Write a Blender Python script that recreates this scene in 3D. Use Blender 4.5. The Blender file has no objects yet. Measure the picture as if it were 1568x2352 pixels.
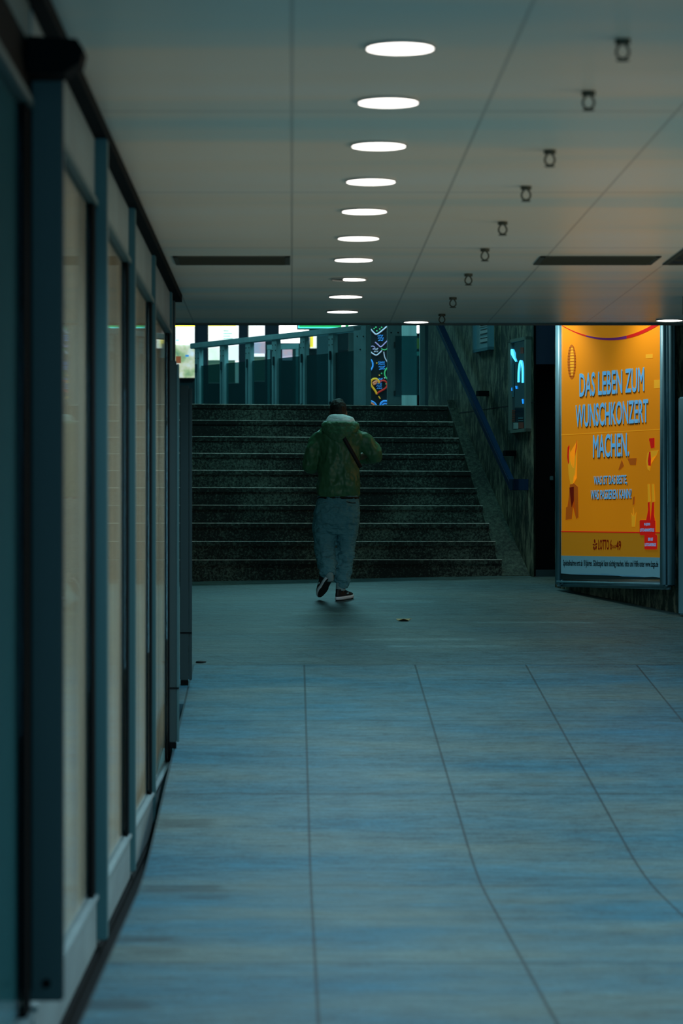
import bpy, bmesh, math, random
from mathutils import Vector, Matrix
random.seed(4)
C = bpy.context.scene.collection
F = 6860.0          # focal length in pixels of the 1568x2352 frame
EYE = 1.66
VX, VY = 670.0, 1245.0

# ------------------------------------------------------------ camera
cd = bpy.data.cameras.new('camera'); cam = bpy.data.objects.new('camera', cd); C.objects.link(cam)
cam.location = (0, 0, EYE); cam.rotation_euler = (math.pi/2, 0, 0)
cd.sensor_fit = 'VERTICAL'; cd.sensor_height = 36; cd.sensor_width = 24; cd.lens = 36*F/2352
cd.shift_x = (784-VX)/2352; cd.shift_y = (VY-1176)/2352
cd.clip_end = 200
cd.dof.use_dof = True; cd.dof.focus_distance = 26.5; cd.dof.aperture_fstop = 3.2
bpy.context.scene.camera = cam
vs = bpy.context.scene.view_settings
vs.view_transform = 'Standard'; vs.look = 'None'; vs.gamma = 1; vs.use_curve_mapping = False
vs.exposure = 0.0
# ------------------------------------------------------------ world and large lights
w = bpy.data.worlds.new('world'); bpy.context.scene.world = w; w.use_nodes = True
w.node_tree.nodes['Background'].inputs[0].default_value = (0.10, 0.42, 0.50, 1)
w.node_tree.nodes['Background'].inputs[1].default_value = 0.5
def area(name, loc, rot, sx, sy, power, col):
    l = bpy.data.lights.new(name, 'AREA'); l.shape = 'RECTANGLE'; l.size = sx; l.size_y = sy
    l.energy = power; l.color = col
    o = bpy.data.objects.new(name, l); C.objects.link(o); o.location = loc; o.rotation_euler = rot
    return o
P2 = math.pi/2
area('entrance_daylight', (1.4, -3.0, 1.8), (P2, 0, 0), 5.0, 3.0, 150, (0.25, 0.72, 0.95))
area('warm_fill', (4.3, 14.0, 1.5), (0, P2, 0), 2.2, 8.0, 92, (1.0, 0.80, 0.55))  # unseen warm light added at right to brighten ceiling and panes
area('concourse_fill', (0.6, 35.0, 6.1), (0, 0, 0), 4.0, 2.5, 330, (0.30, 0.85, 0.95))  # out-of-view light added so the railing and concourse show
area('stairwell_fill', (1.0, 27.0, 6.1), (0, 0, 0), 2.5, 2.5, 60, (0.35, 0.85, 0.85))  # unseen light over the stairs that brightens steps and person

# ------------------------------------------------------------ helpers
def px(x, y, D):
    return Vector(((x-VX)*D/F, D, EYE-(y-VY)*D/F))
def zat(y, D): return EYE-(y-VY)*D/F
def xat(x, D): return (x-VX)*D/F
RAMP0 = 14.7
def fz(Y): return max(0.0, 0.1*(Y-RAMP0))
def s2l(c):
    return tuple((v/255/12.92 if v/255 <= .04045 else ((v/255+.055)/1.055)**2.4) for v in c)
def mat(name, col, rough=.6, metal=0, emit=None, es=0, coat=0, bump=None, var=None, spec=.5):
    m = bpy.data.materials.new(name); m.use_nodes = True
    nt = m.node_tree; b = nt.nodes['Principled BSDF']
    b.inputs['Base Color'].default_value = (*col, 1); b.inputs['Roughness'].default_value = rough
    b.inputs['Metallic'].default_value = metal; b.inputs['Coat Weight'].default_value = coat
    b.inputs['Coat Roughness'].default_value = .05
    b.inputs['Specular IOR Level'].default_value = spec
    if emit: b.inputs['Emission Color'].default_value = (*emit, 1); b.inputs['Emission Strength'].default_value = es
    tc = None
    if var or bump:
        tc = nt.nodes.new('ShaderNodeTexCoord')
    if var:      # (scale vec, amount, detail): brightness variation of the surface itself
        mp = nt.nodes.new('ShaderNodeMapping'); mp.inputs['Scale'].default_value = var[0]
        nt.links.new(tc.outputs['Object'], mp.inputs[0])
        n = nt.nodes.new('ShaderNodeTexNoise'); n.inputs['Scale'].default_value = 1; n.inputs['Detail'].default_value = var[2]
        n.inputs['Roughness'].default_value = .7
        nt.links.new(mp.outputs[0], n.inputs['Vector'])
        r = nt.nodes.new('ShaderNodeMapRange'); r.inputs[1].default_value = .3; r.inputs[2].default_value = .7
        r.inputs[3].default_value = 1-var[1]; r.inputs[4].default_value = 1+var[1]
        nt.links.new(n.outputs[0], r.inputs[0])
        vm = nt.nodes.new('ShaderNodeVectorMath'); vm.operation = 'SCALE'; vm.inputs[0].default_value = col
        nt.links.new(r.outputs[0], vm.inputs['Scale']); nt.links.new(vm.outputs[0], b.inputs['Base Color'])
    if bump:
        mp = nt.nodes.new('ShaderNodeMapping'); mp.inputs['Scale'].default_value = bump[0]
        nt.links.new(tc.outputs['Object'], mp.inputs[0])
        n = nt.nodes.new('ShaderNodeTexNoise'); n.inputs['Scale'].default_value = 1; n.inputs['Detail'].default_value = 3
        nt.links.new(mp.outputs[0], n.inputs['Vector'])
        bp = nt.nodes.new('ShaderNodeBump'); bp.inputs['Strength'].default_value = bump[1]; bp.inputs['Distance'].default_value = bump[2]
        nt.links.new(n.outputs[0], bp.inputs['Height']); nt.links.new(bp.outputs[0], b.inputs['Normal'])
    return m
def link(name, bm, m, parent=None, smooth=False):
    bmesh.ops.recalc_face_normals(bm, faces=bm.faces[:])
    me = bpy.data.meshes.new(name); bm.to_mesh(me); bm.free()
    if smooth:
        for p in me.polygons: p.use_smooth = True
    o = bpy.data.objects.new(name, me); me.materials.append(m); C.objects.link(o)
    if parent is not None: o.parent = parent
    return o
def tag(o, label, cat, group=None):
    o['label'] = label; o['category'] = cat
    if group: o['group'] = group
    return o
def thing(name, label, cat, loc=(0, 0, 0), group=None):
    o = bpy.data.objects.new(name, None); C.objects.link(o); o.location = loc; o.empty_display_size = .1
    return tag(o, label, cat, group)
def struct(name, bm, m, smooth=False):
    o = link(name, bm, m, None, smooth); o['kind'] = 'structure'; return o
def addbox(bm, a, b, bev=0):
    x0, y0, z0 = a; x1, y1, z1 = b
    v = [bm.verts.new(p) for p in ((x0,y0,z0),(x1,y0,z0),(x1,y1,z0),(x0,y1,z0),(x0,y0,z1),(x1,y0,z1),(x1,y1,z1),(x0,y1,z1))]
    fs = [bm.faces.new([v[i] for i in q]) for q in ((3,2,1,0),(4,5,6,7),(0,1,5,4),(1,2,6,5),(2,3,7,6),(3,0,4,7))]
    if bev:
        es = list({e for f in fs for e in f.edges})
        bmesh.ops.bevel(bm, geom=es, offset=bev, segments=2, affect='EDGES', clamp_overlap=True)
    return bm
def box(a, b, bev=0): return addbox(bmesh.new(), a, b, bev)
def prism(bm, pts, off):
    """polygon of 3-D points extruded by vector off"""
    off = Vector(off)
    a = [bm.verts.new(Vector(p)) for p in pts]; b = [bm.verts.new(Vector(p)+off) for p in pts]
    bm.faces.new(a); bm.faces.new(b[::-1]); n = len(a)
    for i in range(n): bm.faces.new((a[i], b[i], b[(i+1) % n], a[(i+1) % n]))
    return bm
def cyl(bm, c, r, h, n=28, r2=None, mtx=None):
    r2 = r if r2 is None else r2
    m = Matrix.Translation(c) @ (mtx or Matrix())
    bmesh.ops.create_cone(bm, cap_ends=True, segments=n, radius1=r, radius2=r2, depth=h, matrix=m); return bm
def tube(bm, pts, rad, n=14, flat=1.0, sub=4):
    """smooth tapered tube through points; flat squashes along the frame's second axis"""
    P = [Vector(p) for p in pts]; R = list(rad); Q = []; RR = []
    for i in range(len(P)-1):
        p0 = P[max(i-1, 0)]; p1 = P[i]; p2 = P[i+1]; p3 = P[min(i+2, len(P)-1)]
        for k in range(sub):
            t = k/sub
            Q.append(.5*((2*p1)+(-p0+p2)*t+(2*p0-5*p1+4*p2-p3)*t*t+(-p0+3*p1-3*p2+p3)*t**3))
            RR.append(R[i]*(1-t)+R[i+1]*t)
    Q.append(P[-1]); RR.append(R[-1])
    up = Vector((0, 0, 1)); prev = None; T0 = (Q[1]-Q[0]).normalized()
    A = T0.cross(up if abs(T0.dot(up)) < .9 else Vector((0, 1, 0))).normalized()
    for i, q in enumerate(Q):
        T = (Q[min(i+1, len(Q)-1)]-Q[max(i-1, 0)]).normalized()
        A = (A-T*A.dot(T)).normalized(); B = T.cross(A)
        ring = [bm.verts.new(q+(A*math.cos(2*math.pi*k/n)+B*math.sin(2*math.pi*k/n)*flat)*RR[i]) for k in range(n)]
        if prev:
            for k in range(n): bm.faces.new((prev[k], prev[(k+1) % n], ring[(k+1) % n], ring[k]))
        else: bm.faces.new(ring[::-1])
        prev = ring
    bm.faces.new(prev); return bm
def loft(bm, rings, n=28, pw=2.0):
    """rings: (cx, cy, cz, rx, ry)"""
    prev = None
    for (cx, cy, cz, rx, ry) in rings:
        ring = []
        for k in range(n):
            a = 2*math.pi*k/n; c, s = math.cos(a), math.sin(a)
            c = math.copysign(abs(c)**(2/pw), c); s = math.copysign(abs(s)**(2/pw), s)
            ring.append(bm.verts.new((cx+rx*c, cy+ry*s, cz)))
        if prev:
            for k in range(n): bm.faces.new((prev[k], prev[(k+1) % n], ring[(k+1) % n], ring[k]))
        else: bm.faces.new(ring[::-1])
        prev = ring
    bm.faces.new(prev); return bm
def ellipsoid(bm, c, r, rot=None, seg=24):
    m = Matrix.Translation(c) @ (rot or Matrix()) @ Matrix.Diagonal((*r, 1))
    bmesh.ops.create_uvsphere(bm, u_segments=seg, v_segments=seg//2, radius=1, matrix=m); return bm
def remesh(o, vox, smooth=4, disp=None):
    m = o.modifiers.new('r', 'REMESH'); m.mode = 'VOXEL'; m.voxel_size = vox; m.use_smooth_shade = True
    s = o.modifiers.new('s', 'SMOOTH'); s.iterations = smooth; s.factor = .6
    if disp:
        t = bpy.data.textures.new('folds', 'CLOUDS'); t.noise_scale = disp[0]; t.noise_depth = 2
        d = o.modifiers.new('d', 'DISPLACE'); d.texture = t; d.strength = disp[1]; d.mid_level = .5
        d.texture_coords = 'LOCAL'
# node helper for the floor
def nmath(nt, op, a, b=None, c=None):
    n = nt.nodes.new('ShaderNodeMath'); n.operation = op
    for i, v in enumerate((a, b, c)):
        if v is None: continue
        if isinstance(v, (int, float)): n.inputs[i].default_value = v
        else: nt.links.new(v, n.inputs[i])
    return n.outputs[0]

# ------------------------------------------------------------ materials
M = {}
M['frame'] = mat('frame_teal_metal', (.035, .11, .125), .45, .2)
M['frame_pale'] = mat('frame_pale_metal', (.16, .24, .26), .5, .2, var=((3, 2, 5), .12, 2))
M['frame_dark'] = mat('frame_dark_metal', (.003, .028, .034), .5)
M['black'] = mat('black_paint', (.002, .004, .005), .7, spec=.05)
M['board'] = mat('tan_backing', (.62, .57, .44), .8, var=((1.2, 1.6, .2), .35, 2))
M['tealboard'] = mat('teal_backing', (.006, .24, .29), .8)
M['post'] = mat('railing_painted_steel', (.17, .27, .27), .5, var=((6, 6, 3), .15, 3))
M['navy'] = mat('navy_paint', (.006, .022, .06), .5)
M['rail'] = mat('handrail_navy_steel', (.014, .055, .14), .3, .5)
M['alu'] = mat('lightbox_aluminium', (.16, .37, .46), .4, .3, var=((4, 4, 2), .15, 3))
M['dark_sock'] = mat('dark_socket', (.004, .008, .008), .8)
M['grime'] = mat('dark_grille', (.04, .045, .028), .7)
M['lamp'] = mat('lamp_diffuser', (1, 1, 1), .5, emit=(1, .93, .86), es=5)
M['trimring'] = mat('lamp_trim', (.35, .36, .34), .4)

def stone(name, a, b, sc, bumpd=.002, rough=.55, p0=.40, p1=.72):
    m = bpy.data.materials.new(name); m.use_nodes = True; nt = m.node_tree; bs = nt.nodes['Principled BSDF']
    tc = nt.nodes.new('ShaderNodeTexCoord'); mp = nt.nodes.new('ShaderNodeMapping'); mp.inputs['Scale'].default_value = sc
    nt.links.new(tc.outputs['Object'], mp.inputs[0])
    n = nt.nodes.new('ShaderNodeTexNoise'); n.inputs['Scale'].default_value = 1; n.inputs['Detail'].default_value = 5; n.inputs['Roughness'].default_value = .75
    nt.links.new(mp.outputs[0], n.inputs['Vector'])
    n2 = nt.nodes.new('ShaderNodeTexNoise'); n2.inputs['Scale'].default_value = 1.4; n2.inputs['Detail'].default_value = 3
    nt.links.new(tc.outputs['Object'], n2.inputs['Vector'])
    s = nmath(nt, 'ADD', n.outputs[0], nmath(nt, 'MULTIPLY', nmath(nt, 'SUBTRACT', n2.outputs[0], .5), .5))
    r = nt.nodes.new('ShaderNodeValToRGB'); nt.links.new(s, r.inputs[0])
    r.color_ramp.elements[0].position = p0; r.color_ramp.elements[0].color = (*a, 1)
    r.color_ramp.elements[1].position = p1; r.color_ramp.elements[1].color = (*b, 1)
    nt.links.new(r.outputs[0], bs.inputs['Base Color']); bs.inputs['Roughness'].default_value = rough
    bp = nt.nodes.new('ShaderNodeBump'); bp.inputs['Strength'].default_value = .5; bp.inputs['Distance'].default_value = bumpd
    nt.links.new(n.outputs[0], bp.inputs['Height']); nt.links.new(bp.outputs[0], bs.inputs['Normal'])
    return m
M['wallstone'] = stone('wall_stone', (.012, .030, .022), (.26, .29, .20), (20, 20, 5), p0=.45, p1=.68)
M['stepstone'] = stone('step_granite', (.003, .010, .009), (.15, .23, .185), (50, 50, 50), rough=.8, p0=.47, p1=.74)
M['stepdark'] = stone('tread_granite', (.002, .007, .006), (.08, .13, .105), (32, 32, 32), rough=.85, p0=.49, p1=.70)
M['nosing'] = stone('worn_step_edge', (.30, .38, .34), (1, 1, .92), (25, 25, 25))
M['plaster'] = mat('dark_plaster', (.05, .085, .085), .8, var=((1, 1, 1), .2, 3))
M['concourse_wall'] = mat('concourse_wall', (.035, .10, .12), .6, var=((2, 1, 1), .3, 3))

# ---- floor
def floor_material():
    m = bpy.data.materials.new('stone_floor'); m.use_nodes = True; nt = m.node_tree; bs = nt.nodes['Principled BSDF']
    g = nt.nodes.new('ShaderNodeTexCoord'); sp = nt.nodes.new('ShaderNodeSeparateXYZ'); nt.links.new(g.outputs['Object'], sp.inputs[0])
    X, Y = sp.outputs[0], sp.outputs[1]
    # long joints of the near paving, slightly wavy
    def joint(co, off, pitch, wd):
        t = nmath(nt, 'DIVIDE', nmath(nt, 'SUBTRACT', co, off), pitch)
        d = nmath(nt, 'ABSOLUTE', nmath(nt, 'SUBTRACT', t, nmath(nt, 'ROUND', t)))
        return nmath(nt, 'LESS_THAN', d, wd/2/pitch)
    jl = joint(X, 0.092, .822, .014)
    jc = joint(Y, 22.18, 2.6, .04)
    near = nmath(nt, 'LESS_THAN', Y, 22.2)
    # rotated paving of the landing, parallel to the right wall
    a = math.radians(24.0)
    U = nmath(nt, 'ADD', nmath(nt, 'MULTIPLY', X, math.cos(a)), nmath(nt, 'MULTIPLY', Y, math.sin(a)))
    V = nmath(nt, 'SUBTRACT', nmath(nt, 'MULTIPLY', Y, math.cos(a)), nmath(nt, 'MULTIPLY', X, math.sin(a)))
    ju = joint(U, 9.355, .65, .010); jv = joint(V, 20.2, 2.6, .012)
    jn = nmath(nt, 'MAXIMUM', nmath(nt, 'MULTIPLY', jl, 1.0), nmath(nt, 'MULTIPLY', jc, .6))
    jf = nmath(nt, 'MAXIMUM', nmath(nt, 'MULTIPLY', ju, .55), nmath(nt, 'MULTIPLY', jv, .4))
    J = nmath(nt, 'ADD', nmath(nt, 'MULTIPLY', jn, near), nmath(nt, 'MULTIPLY', jf, nmath(nt, 'SUBTRACT', 1, near)))
    # grain stretched across the passage
    def noise(sc, det, rg=.6, src=None):
        mp = nt.nodes.new('ShaderNodeMapping'); mp.inputs['Scale'].default_value = sc
        nt.links.new(g.outputs['Object'], mp.inputs[0])
        n = nt.nodes.new('ShaderNodeTexNoise'); n.inputs['Scale'].default_value = 1; n.inputs['Detail'].default_value = det; n.inputs['Roughness'].default_value = rg
        nt.links.new(mp.outputs[0], n.inputs['Vector']); return n.outputs[0]
    n1 = noise((5.5, 20, 1), 8, .72); n2 = noise((.8, 1.3, 1), 4); n3 = noise((.5, 5.5, 1), 2); n4 = noise((38, 46, 1), 3, .8)
    v = nmath(nt, 'ADD', nmath(nt, 'MULTIPLY', nmath(nt, 'SUBTRACT', n1, .5), 2.4), nmath(nt, 'MULTIPLY', nmath(nt, 'SUBTRACT', n2, .5), .7))
    v = nmath(nt, 'ADD', v, nmath(nt, 'MULTIPLY', nmath(nt, 'SUBTRACT', n3, .5), .7))
    v = nmath(nt, 'ADD', v, nmath(nt, 'MULTIPLY', nmath(nt, 'SUBTRACT', n4, .5), 1.5))
    v = nmath(nt, 'ADD', v, 1.0)
    v = nmath(nt, 'MULTIPLY', v, nmath(nt, 'SUBTRACT', 1, nmath(nt, 'MULTIPLY', J, .62)))
    # post shadows and reflections painted dark by the glass; paler streaks on the landing
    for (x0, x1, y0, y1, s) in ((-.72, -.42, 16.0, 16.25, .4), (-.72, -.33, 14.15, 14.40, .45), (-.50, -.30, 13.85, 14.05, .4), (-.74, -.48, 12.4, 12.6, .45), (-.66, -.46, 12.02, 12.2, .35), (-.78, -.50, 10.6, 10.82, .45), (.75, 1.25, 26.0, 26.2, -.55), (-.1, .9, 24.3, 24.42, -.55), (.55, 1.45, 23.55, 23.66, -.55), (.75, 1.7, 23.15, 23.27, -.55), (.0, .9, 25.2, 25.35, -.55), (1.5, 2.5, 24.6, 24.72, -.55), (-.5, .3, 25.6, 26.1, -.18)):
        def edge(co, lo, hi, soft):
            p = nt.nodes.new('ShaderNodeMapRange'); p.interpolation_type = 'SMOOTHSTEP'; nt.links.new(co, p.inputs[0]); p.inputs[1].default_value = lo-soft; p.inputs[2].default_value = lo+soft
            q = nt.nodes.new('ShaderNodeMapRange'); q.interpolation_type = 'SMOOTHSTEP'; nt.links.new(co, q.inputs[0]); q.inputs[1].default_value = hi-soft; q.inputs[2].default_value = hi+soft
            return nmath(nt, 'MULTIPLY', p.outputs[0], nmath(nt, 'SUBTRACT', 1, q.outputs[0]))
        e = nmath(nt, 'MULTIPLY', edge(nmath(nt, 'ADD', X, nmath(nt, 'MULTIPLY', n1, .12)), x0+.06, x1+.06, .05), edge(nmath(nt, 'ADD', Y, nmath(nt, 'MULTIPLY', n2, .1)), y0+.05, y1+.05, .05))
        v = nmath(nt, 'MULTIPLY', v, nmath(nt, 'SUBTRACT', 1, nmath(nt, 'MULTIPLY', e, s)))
    vm = nt.nodes.new('ShaderNodeVectorMath'); vm.operation = 'SCALE'
    mx = nt.nodes.new('ShaderNodeMix'); mx.data_type = 'RGBA'
    mx.inputs[6].default_value = (.014, .100, .150, 1); mx.inputs[7].default_value = (.066, .112, .112, 1)
    cr_ = nt.nodes.new('ShaderNodeMapRange'); cr_.inputs[1].default_value = .36; cr_.inputs[2].default_value = .64; nt.links.new(noise((.55, 1.3, 1), 4), cr_.inputs[0]); nt.links.new(cr_.outputs[0], mx.inputs[0])
    m3 = nt.nodes.new('ShaderNodeMix'); m3.data_type = 'RGBA'; nt.links.new(nmath(nt, 'SUBTRACT', 1, near), m3.inputs[0])
    m4 = nt.nodes.new('ShaderNodeMix'); m4.data_type = 'RGBA'; m4.inputs[0].default_value = .55; nt.links.new(mx.outputs[2], m4.inputs[6]); m4.inputs[7].default_value = (.066, .094, .078, 1)
    nt.links.new(mx.outputs[2], m3.inputs[6]); nt.links.new(m4.outputs[2], m3.inputs[7])
    nt.links.new(m3.outputs[2], vm.inputs[0]); nt.links.new(v, vm.inputs['Scale'])
    nt.links.new(vm.outputs[0], bs.inputs['Base Color'])
    bs.inputs['Roughness'].default_value = .6; bs.inputs['Specular IOR Level'].default_value = .18
    bp = nt.nodes.new('ShaderNodeBump'); bp.inputs['Strength'].default_value = .5; bp.inputs['Distance'].default_value = .004
    nt.links.new(nmath(nt, 'SUBTRACT', n1, J), bp.inputs['Height']); nt.links.new(bp.outputs[0], bs.inputs['Normal'])
    return m
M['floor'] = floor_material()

# ---- ceiling: satin metal panels
def ceiling_material():
    m = bpy.data.materials.new('metal_ceiling'); m.use_nodes = True; nt = m.node_tree; bs = nt.nodes['Principled BSDF']
    g = nt.nodes.new('ShaderNodeTexCoord'); sp = nt.nodes.new('ShaderNodeSeparateXYZ'); nt.links.new(g.outputs['Object'], sp.inputs[0])
    X, Y = sp.outputs[0], sp.outputs[1]
    def joint(co, off, pitch, wd):
        t = nmath(nt, 'DIVIDE', nmath(nt, 'SUBTRACT', co, off), pitch)
        d = nmath(nt, 'ABSOLUTE', nmath(nt, 'SUBTRACT', t, nmath(nt, 'ROUND', t)))
        return nmath(nt, 'LESS_THAN', d, wd/2/pitch)
    J = nmath(nt, 'MAXIMUM', joint(X, 0.0, .75, .012), joint(Y, 19.75, 2.7, .03))
    def noise(sc, det):
        mp = nt.nodes.new('ShaderNodeMapping'); mp.inputs['Scale'].default_value = sc
        nt.links.new(g.outputs['Object'], mp.inputs[0])
        n = nt.nodes.new('ShaderNodeTexNoise'); n.inputs['Scale'].default_value = 1; n.inputs['Detail'].default_value = det
        nt.links.new(mp.outputs[0], n.inputs['Vector']); return n.outputs[0]
    wv = noise((.35, 1.1, 1), 2); refl_bands = noise((.15, .95, 1), 2)  # reflected light bands across the panels, painted into the colour
    r = nt.nodes.new('ShaderNodeValToRGB'); nt.links.new(refl_bands, r.inputs[0])
    r.color_ramp.elements[0].position = .36; r.color_ramp.elements[0].color = (.50, .68, .66, 1)
    r.color_ramp.elements[1].position = .64; r.color_ramp.elements[1].color = (.82, .80, .70, 1)
    e = r.color_ramp.elements.new(.52); e.color = (.84, .75, .60, 1)
    vm = nt.nodes.new('ShaderNodeVectorMath'); vm.operation = 'SCALE'; nt.links.new(r.outputs[0], vm.inputs[0])
    nt.links.new(nmath(nt, 'SUBTRACT', 1, nmath(nt, 'MULTIPLY', J, .36)), vm.inputs['Scale'])
    nt.links.new(vm.outputs[0], bs.inputs['Base Color'])
    bs.inputs['Roughness'].default_value = .28; bs.inputs['Specular IOR Level'].default_value = .3
    bp = nt.nodes.new('ShaderNodeBump'); bp.inputs['Strength'].default_value = .35; bp.inputs['Distance'].default_value = .02
    nt.links.new(wv, bp.inputs['Height']); nt.links.new(bp.outputs[0], bs.inputs['Normal'])
    return m
M['ceiling'] = ceiling_material()

def glass(name, tint, refl_rough=.01, opac=0.0, ior=1.5, fac=None):
    m = bpy.data.materials.new(name); m.use_nodes = True; nt = m.node_tree
    nt.nodes.remove(nt.nodes['Principled BSDF']); out = nt.nodes['Material Output']
    t = nt.nodes.new('ShaderNodeBsdfTransparent'); t.inputs[0].default_value = (*tint, 1)
    gl = nt.nodes.new('ShaderNodeBsdfGlossy'); gl.inputs['Roughness'].default_value = refl_rough; gl.inputs[0].default_value = (.9, .95, 1, 1)
    fr = nt.nodes.new('ShaderNodeFresnel'); fr.inputs[0].default_value = ior
    mx = nt.nodes.new('ShaderNodeMixShader'); mx.inputs[0].default_value = fac or 0
    if fac is None: nt.links.new(fr.outputs[0], mx.inputs[0])
    nt.links.new(t.outputs[0], mx.inputs[1]); nt.links.new(gl.outputs[0], mx.inputs[2])
    last = mx.outputs[0]
    if opac:
        d = nt.nodes.new('ShaderNodeBsdfDiffuse'); d.inputs[0].default_value = (.04, .13, .14, 1)
        m2 = nt.nodes.new('ShaderNodeMixShader'); m2.inputs[0].default_value = opac
        nt.links.new(last, m2.inputs[1]); nt.links.new(d.outputs[0], m2.inputs[2]); last = m2.outputs[0]
    nt.links.new(last, out.inputs[0]); return m
M['glass'] = glass('clear_glass', (.95, .95, .93), .02, fac=.30)
M['tinted'] = glass('tinted_glass', (.20, .36, .36), .03, .2, fac=.05)
M['clear'] = glass('upper_glass', (.9, .95, .95), .02, .03, fac=.04)

# ============================================================ STRUCTURE
CE = 3.34; DE = 22.91         # passage ceiling height and its far end
# floor: level near part, ramp up to the stairs
bm = bmesh.new()
ys = [-4, 4, 8, 12, 13.6, 14.1, 14.4, 14.7, 15.0, 15.3, 15.8, 18, 20.3, 22.2, 26, 31]
def zf(y): return .1*((y-14.0)**2)/(2*1.4) if abs(y-14.7) < .7 else fz(y)
xs = [-3.2, -.735, 5.2]; V = [[bm.verts.new((x, y, zf(y))) for x in xs] for y in ys]
for a in range(len(ys)-1):
    for b in (0, 1):
        if b == 0 and ys[a] < 20.3: continue      # a low gutter runs along the glass front there
        bm.faces.new((V[a][b], V[a][b+1], V[a+1][b+1], V[a+1][b]))
bmesh.ops.delete(bm, geom=[v for v in bm.verts if not v.link_faces], context='VERTS')
ext = bmesh.ops.extrude_face_region(bm, geom=bm.faces[:])
for v in ext['geom']:
    if isinstance(v, bmesh.types.BMVert): v.co.z -= .3
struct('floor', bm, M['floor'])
struct('floor_gutter', box((-3.2, -4, -.3), (-.735, 20.3, 0)), M['black'])
struct('ceiling', box((-3.2, -4, CE), (4.6, DE, CE+.25)), M['ceiling'])
struct('trim_1', box((-3.2, DE-.02, CE-.012), (5.6, DE+.10, 6.2)), M['plaster'])
struct('trim_2', box((-3.2, DE+.1, 6.2), (6.4, 46, 6.4)), M['plaster'])
# near right wall of the passage
struct('wall_right', box((4.4, -4, 0), (4.6, 22.8, CE)), M['plaster'])
struct('wall_left', box((-3.2, -4, -.2), (-3.0, 46, 6.2)), M['plaster'])

# angled poster wall: W0 + t*d
W0 = Vector((2.394, 27.19)); dW = Vector((.413, -.911)).normalized(); nW = Vector((dW.y, -dW.x)); 
if nW.y > 0: nW = -nW
def wq(t, off=0): p = W0+dW*t+nW*off; return p
bm = bmesh.new()
p = [wq(0), wq(5.6), wq(5.6, -.3), wq(0, -.3)]
prism(bm, [(q.x, q.y, .2) for q in p], (0, 0, 6.0)); struct('wall_poster', bm, M['wallstone'])

# stairs wall
S0 = Vector((2.265, 28.0)); dS = Vector((-.249, 1)).normalized(); nS = Vector((-dS.y, dS.x))
def sq(t, off=0): return S0+dS*t+nS*off
bm = bmesh.new(); p = [sq(0), sq(3.45), sq(3.45, -.3), sq(.6, -.3)]
prism(bm, [(q.x, q.y, 1.0) for q in p], (0, 0, 5.2)); struct('wall_stairs', bm, M['wallstone'])
# thin dark joints of the cladding
bm = bmesh.new()
zj = zat(932, 28.6)
for za in (zj,):
    a, b = sq(.0, .002), sq(3.6, .002); a2, b2 = sq(.0, -.01), sq(3.6, -.01)
    prism(bm, [(a.x, a.y, za), (b.x, b.y, za), (b2.x, b2.y, za), (a2.x, a2.y, za)], (0, 0, .008))
struct('trim_3', bm, M['dark_sock'])
# left wall beside the stairs
struct('wall_stair_left', box((-1.95, 23.2, .8), (-1.75, 31.2, 3.0)), M['wallstone'])

# doorway between stairs wall and poster wall
struct('door_1', box((2.30, 28.14, 1.3), (2.9, 28.20, 3.34), .004), M['black'])
bm = box((2.29, 28.04, 3.33), (2.9, 28.13, 6.2)); struct('trim_4', bm, M['navy'])
d1 = link('door_handle', box((2.425, 28.06, 2.24), (2.455, 28.13, 2.28), .004), M['frame'], bpy.data.objects['door_1'])
struct('trim_5', box((2.29, 28.05, 1.25), (2.8, 28.13, 1.40)), M['frame_dark'])

# ---- staircase
NR = 10; ZB = 1.325; ZT = 3.05; RISE = (ZT-ZB)/NR; TR = .28
ang = math.radians(9.5)
up = Vector((-math.sin(ang), math.cos(ang))); al = Vector((math.cos(ang), math.sin(ang)))
st = thing('staircase', 'dark speckled granite staircase with worn pale edges rising to the concourse', 'stairs', (0, 0, 0))
R0 = Vector((1.975, 28.12)); R1 = Vector((1.585, 30.45))
for i in range(NR):
    t = i/(NR-1)
    r = R0.lerp(R1, t); l = r - al*((r.x+1.5)/al.x)
    z0, z1 = ZB+RISE*i-(.25 if i == 0 else 0), ZB+RISE*(i+1)
    dep = TR+.03 if i < NR-1 else .6
    bm = bmesh.new()
    pts = [(l.x, l.y, z0), (r.x, r.y, z0), (r.x+up.x*dep, r.y+up.y*dep, z0), (l.x+up.x*dep, l.y+up.y*dep, z0)]
    prism(bm, pts, (0, 0, z1-z0-.012))
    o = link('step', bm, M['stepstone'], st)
    bm = bmesh.new()
    l2, r2 = l-up*.012, r-up*.012
    pts = [(l2.x, l2.y, z1-.007), (r2.x, r2.y, z1-.007), (r2.x+up.x*.06, r2.y+up.y*.06, z1-.007), (l2.x+up.x*.06, l2.y+up.y*.06, z1-.007)]
    prism(bm, pts, (0, 0, .007)); link('step_edge', bm, M['nosing'], o)
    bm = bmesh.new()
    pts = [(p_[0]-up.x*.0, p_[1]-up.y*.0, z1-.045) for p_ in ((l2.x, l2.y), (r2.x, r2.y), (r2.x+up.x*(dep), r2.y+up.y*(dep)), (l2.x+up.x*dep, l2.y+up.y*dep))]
    prism(bm, pts, (0, 0, .0375)); link('tread', bm, M['stepdark'], o)
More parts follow.
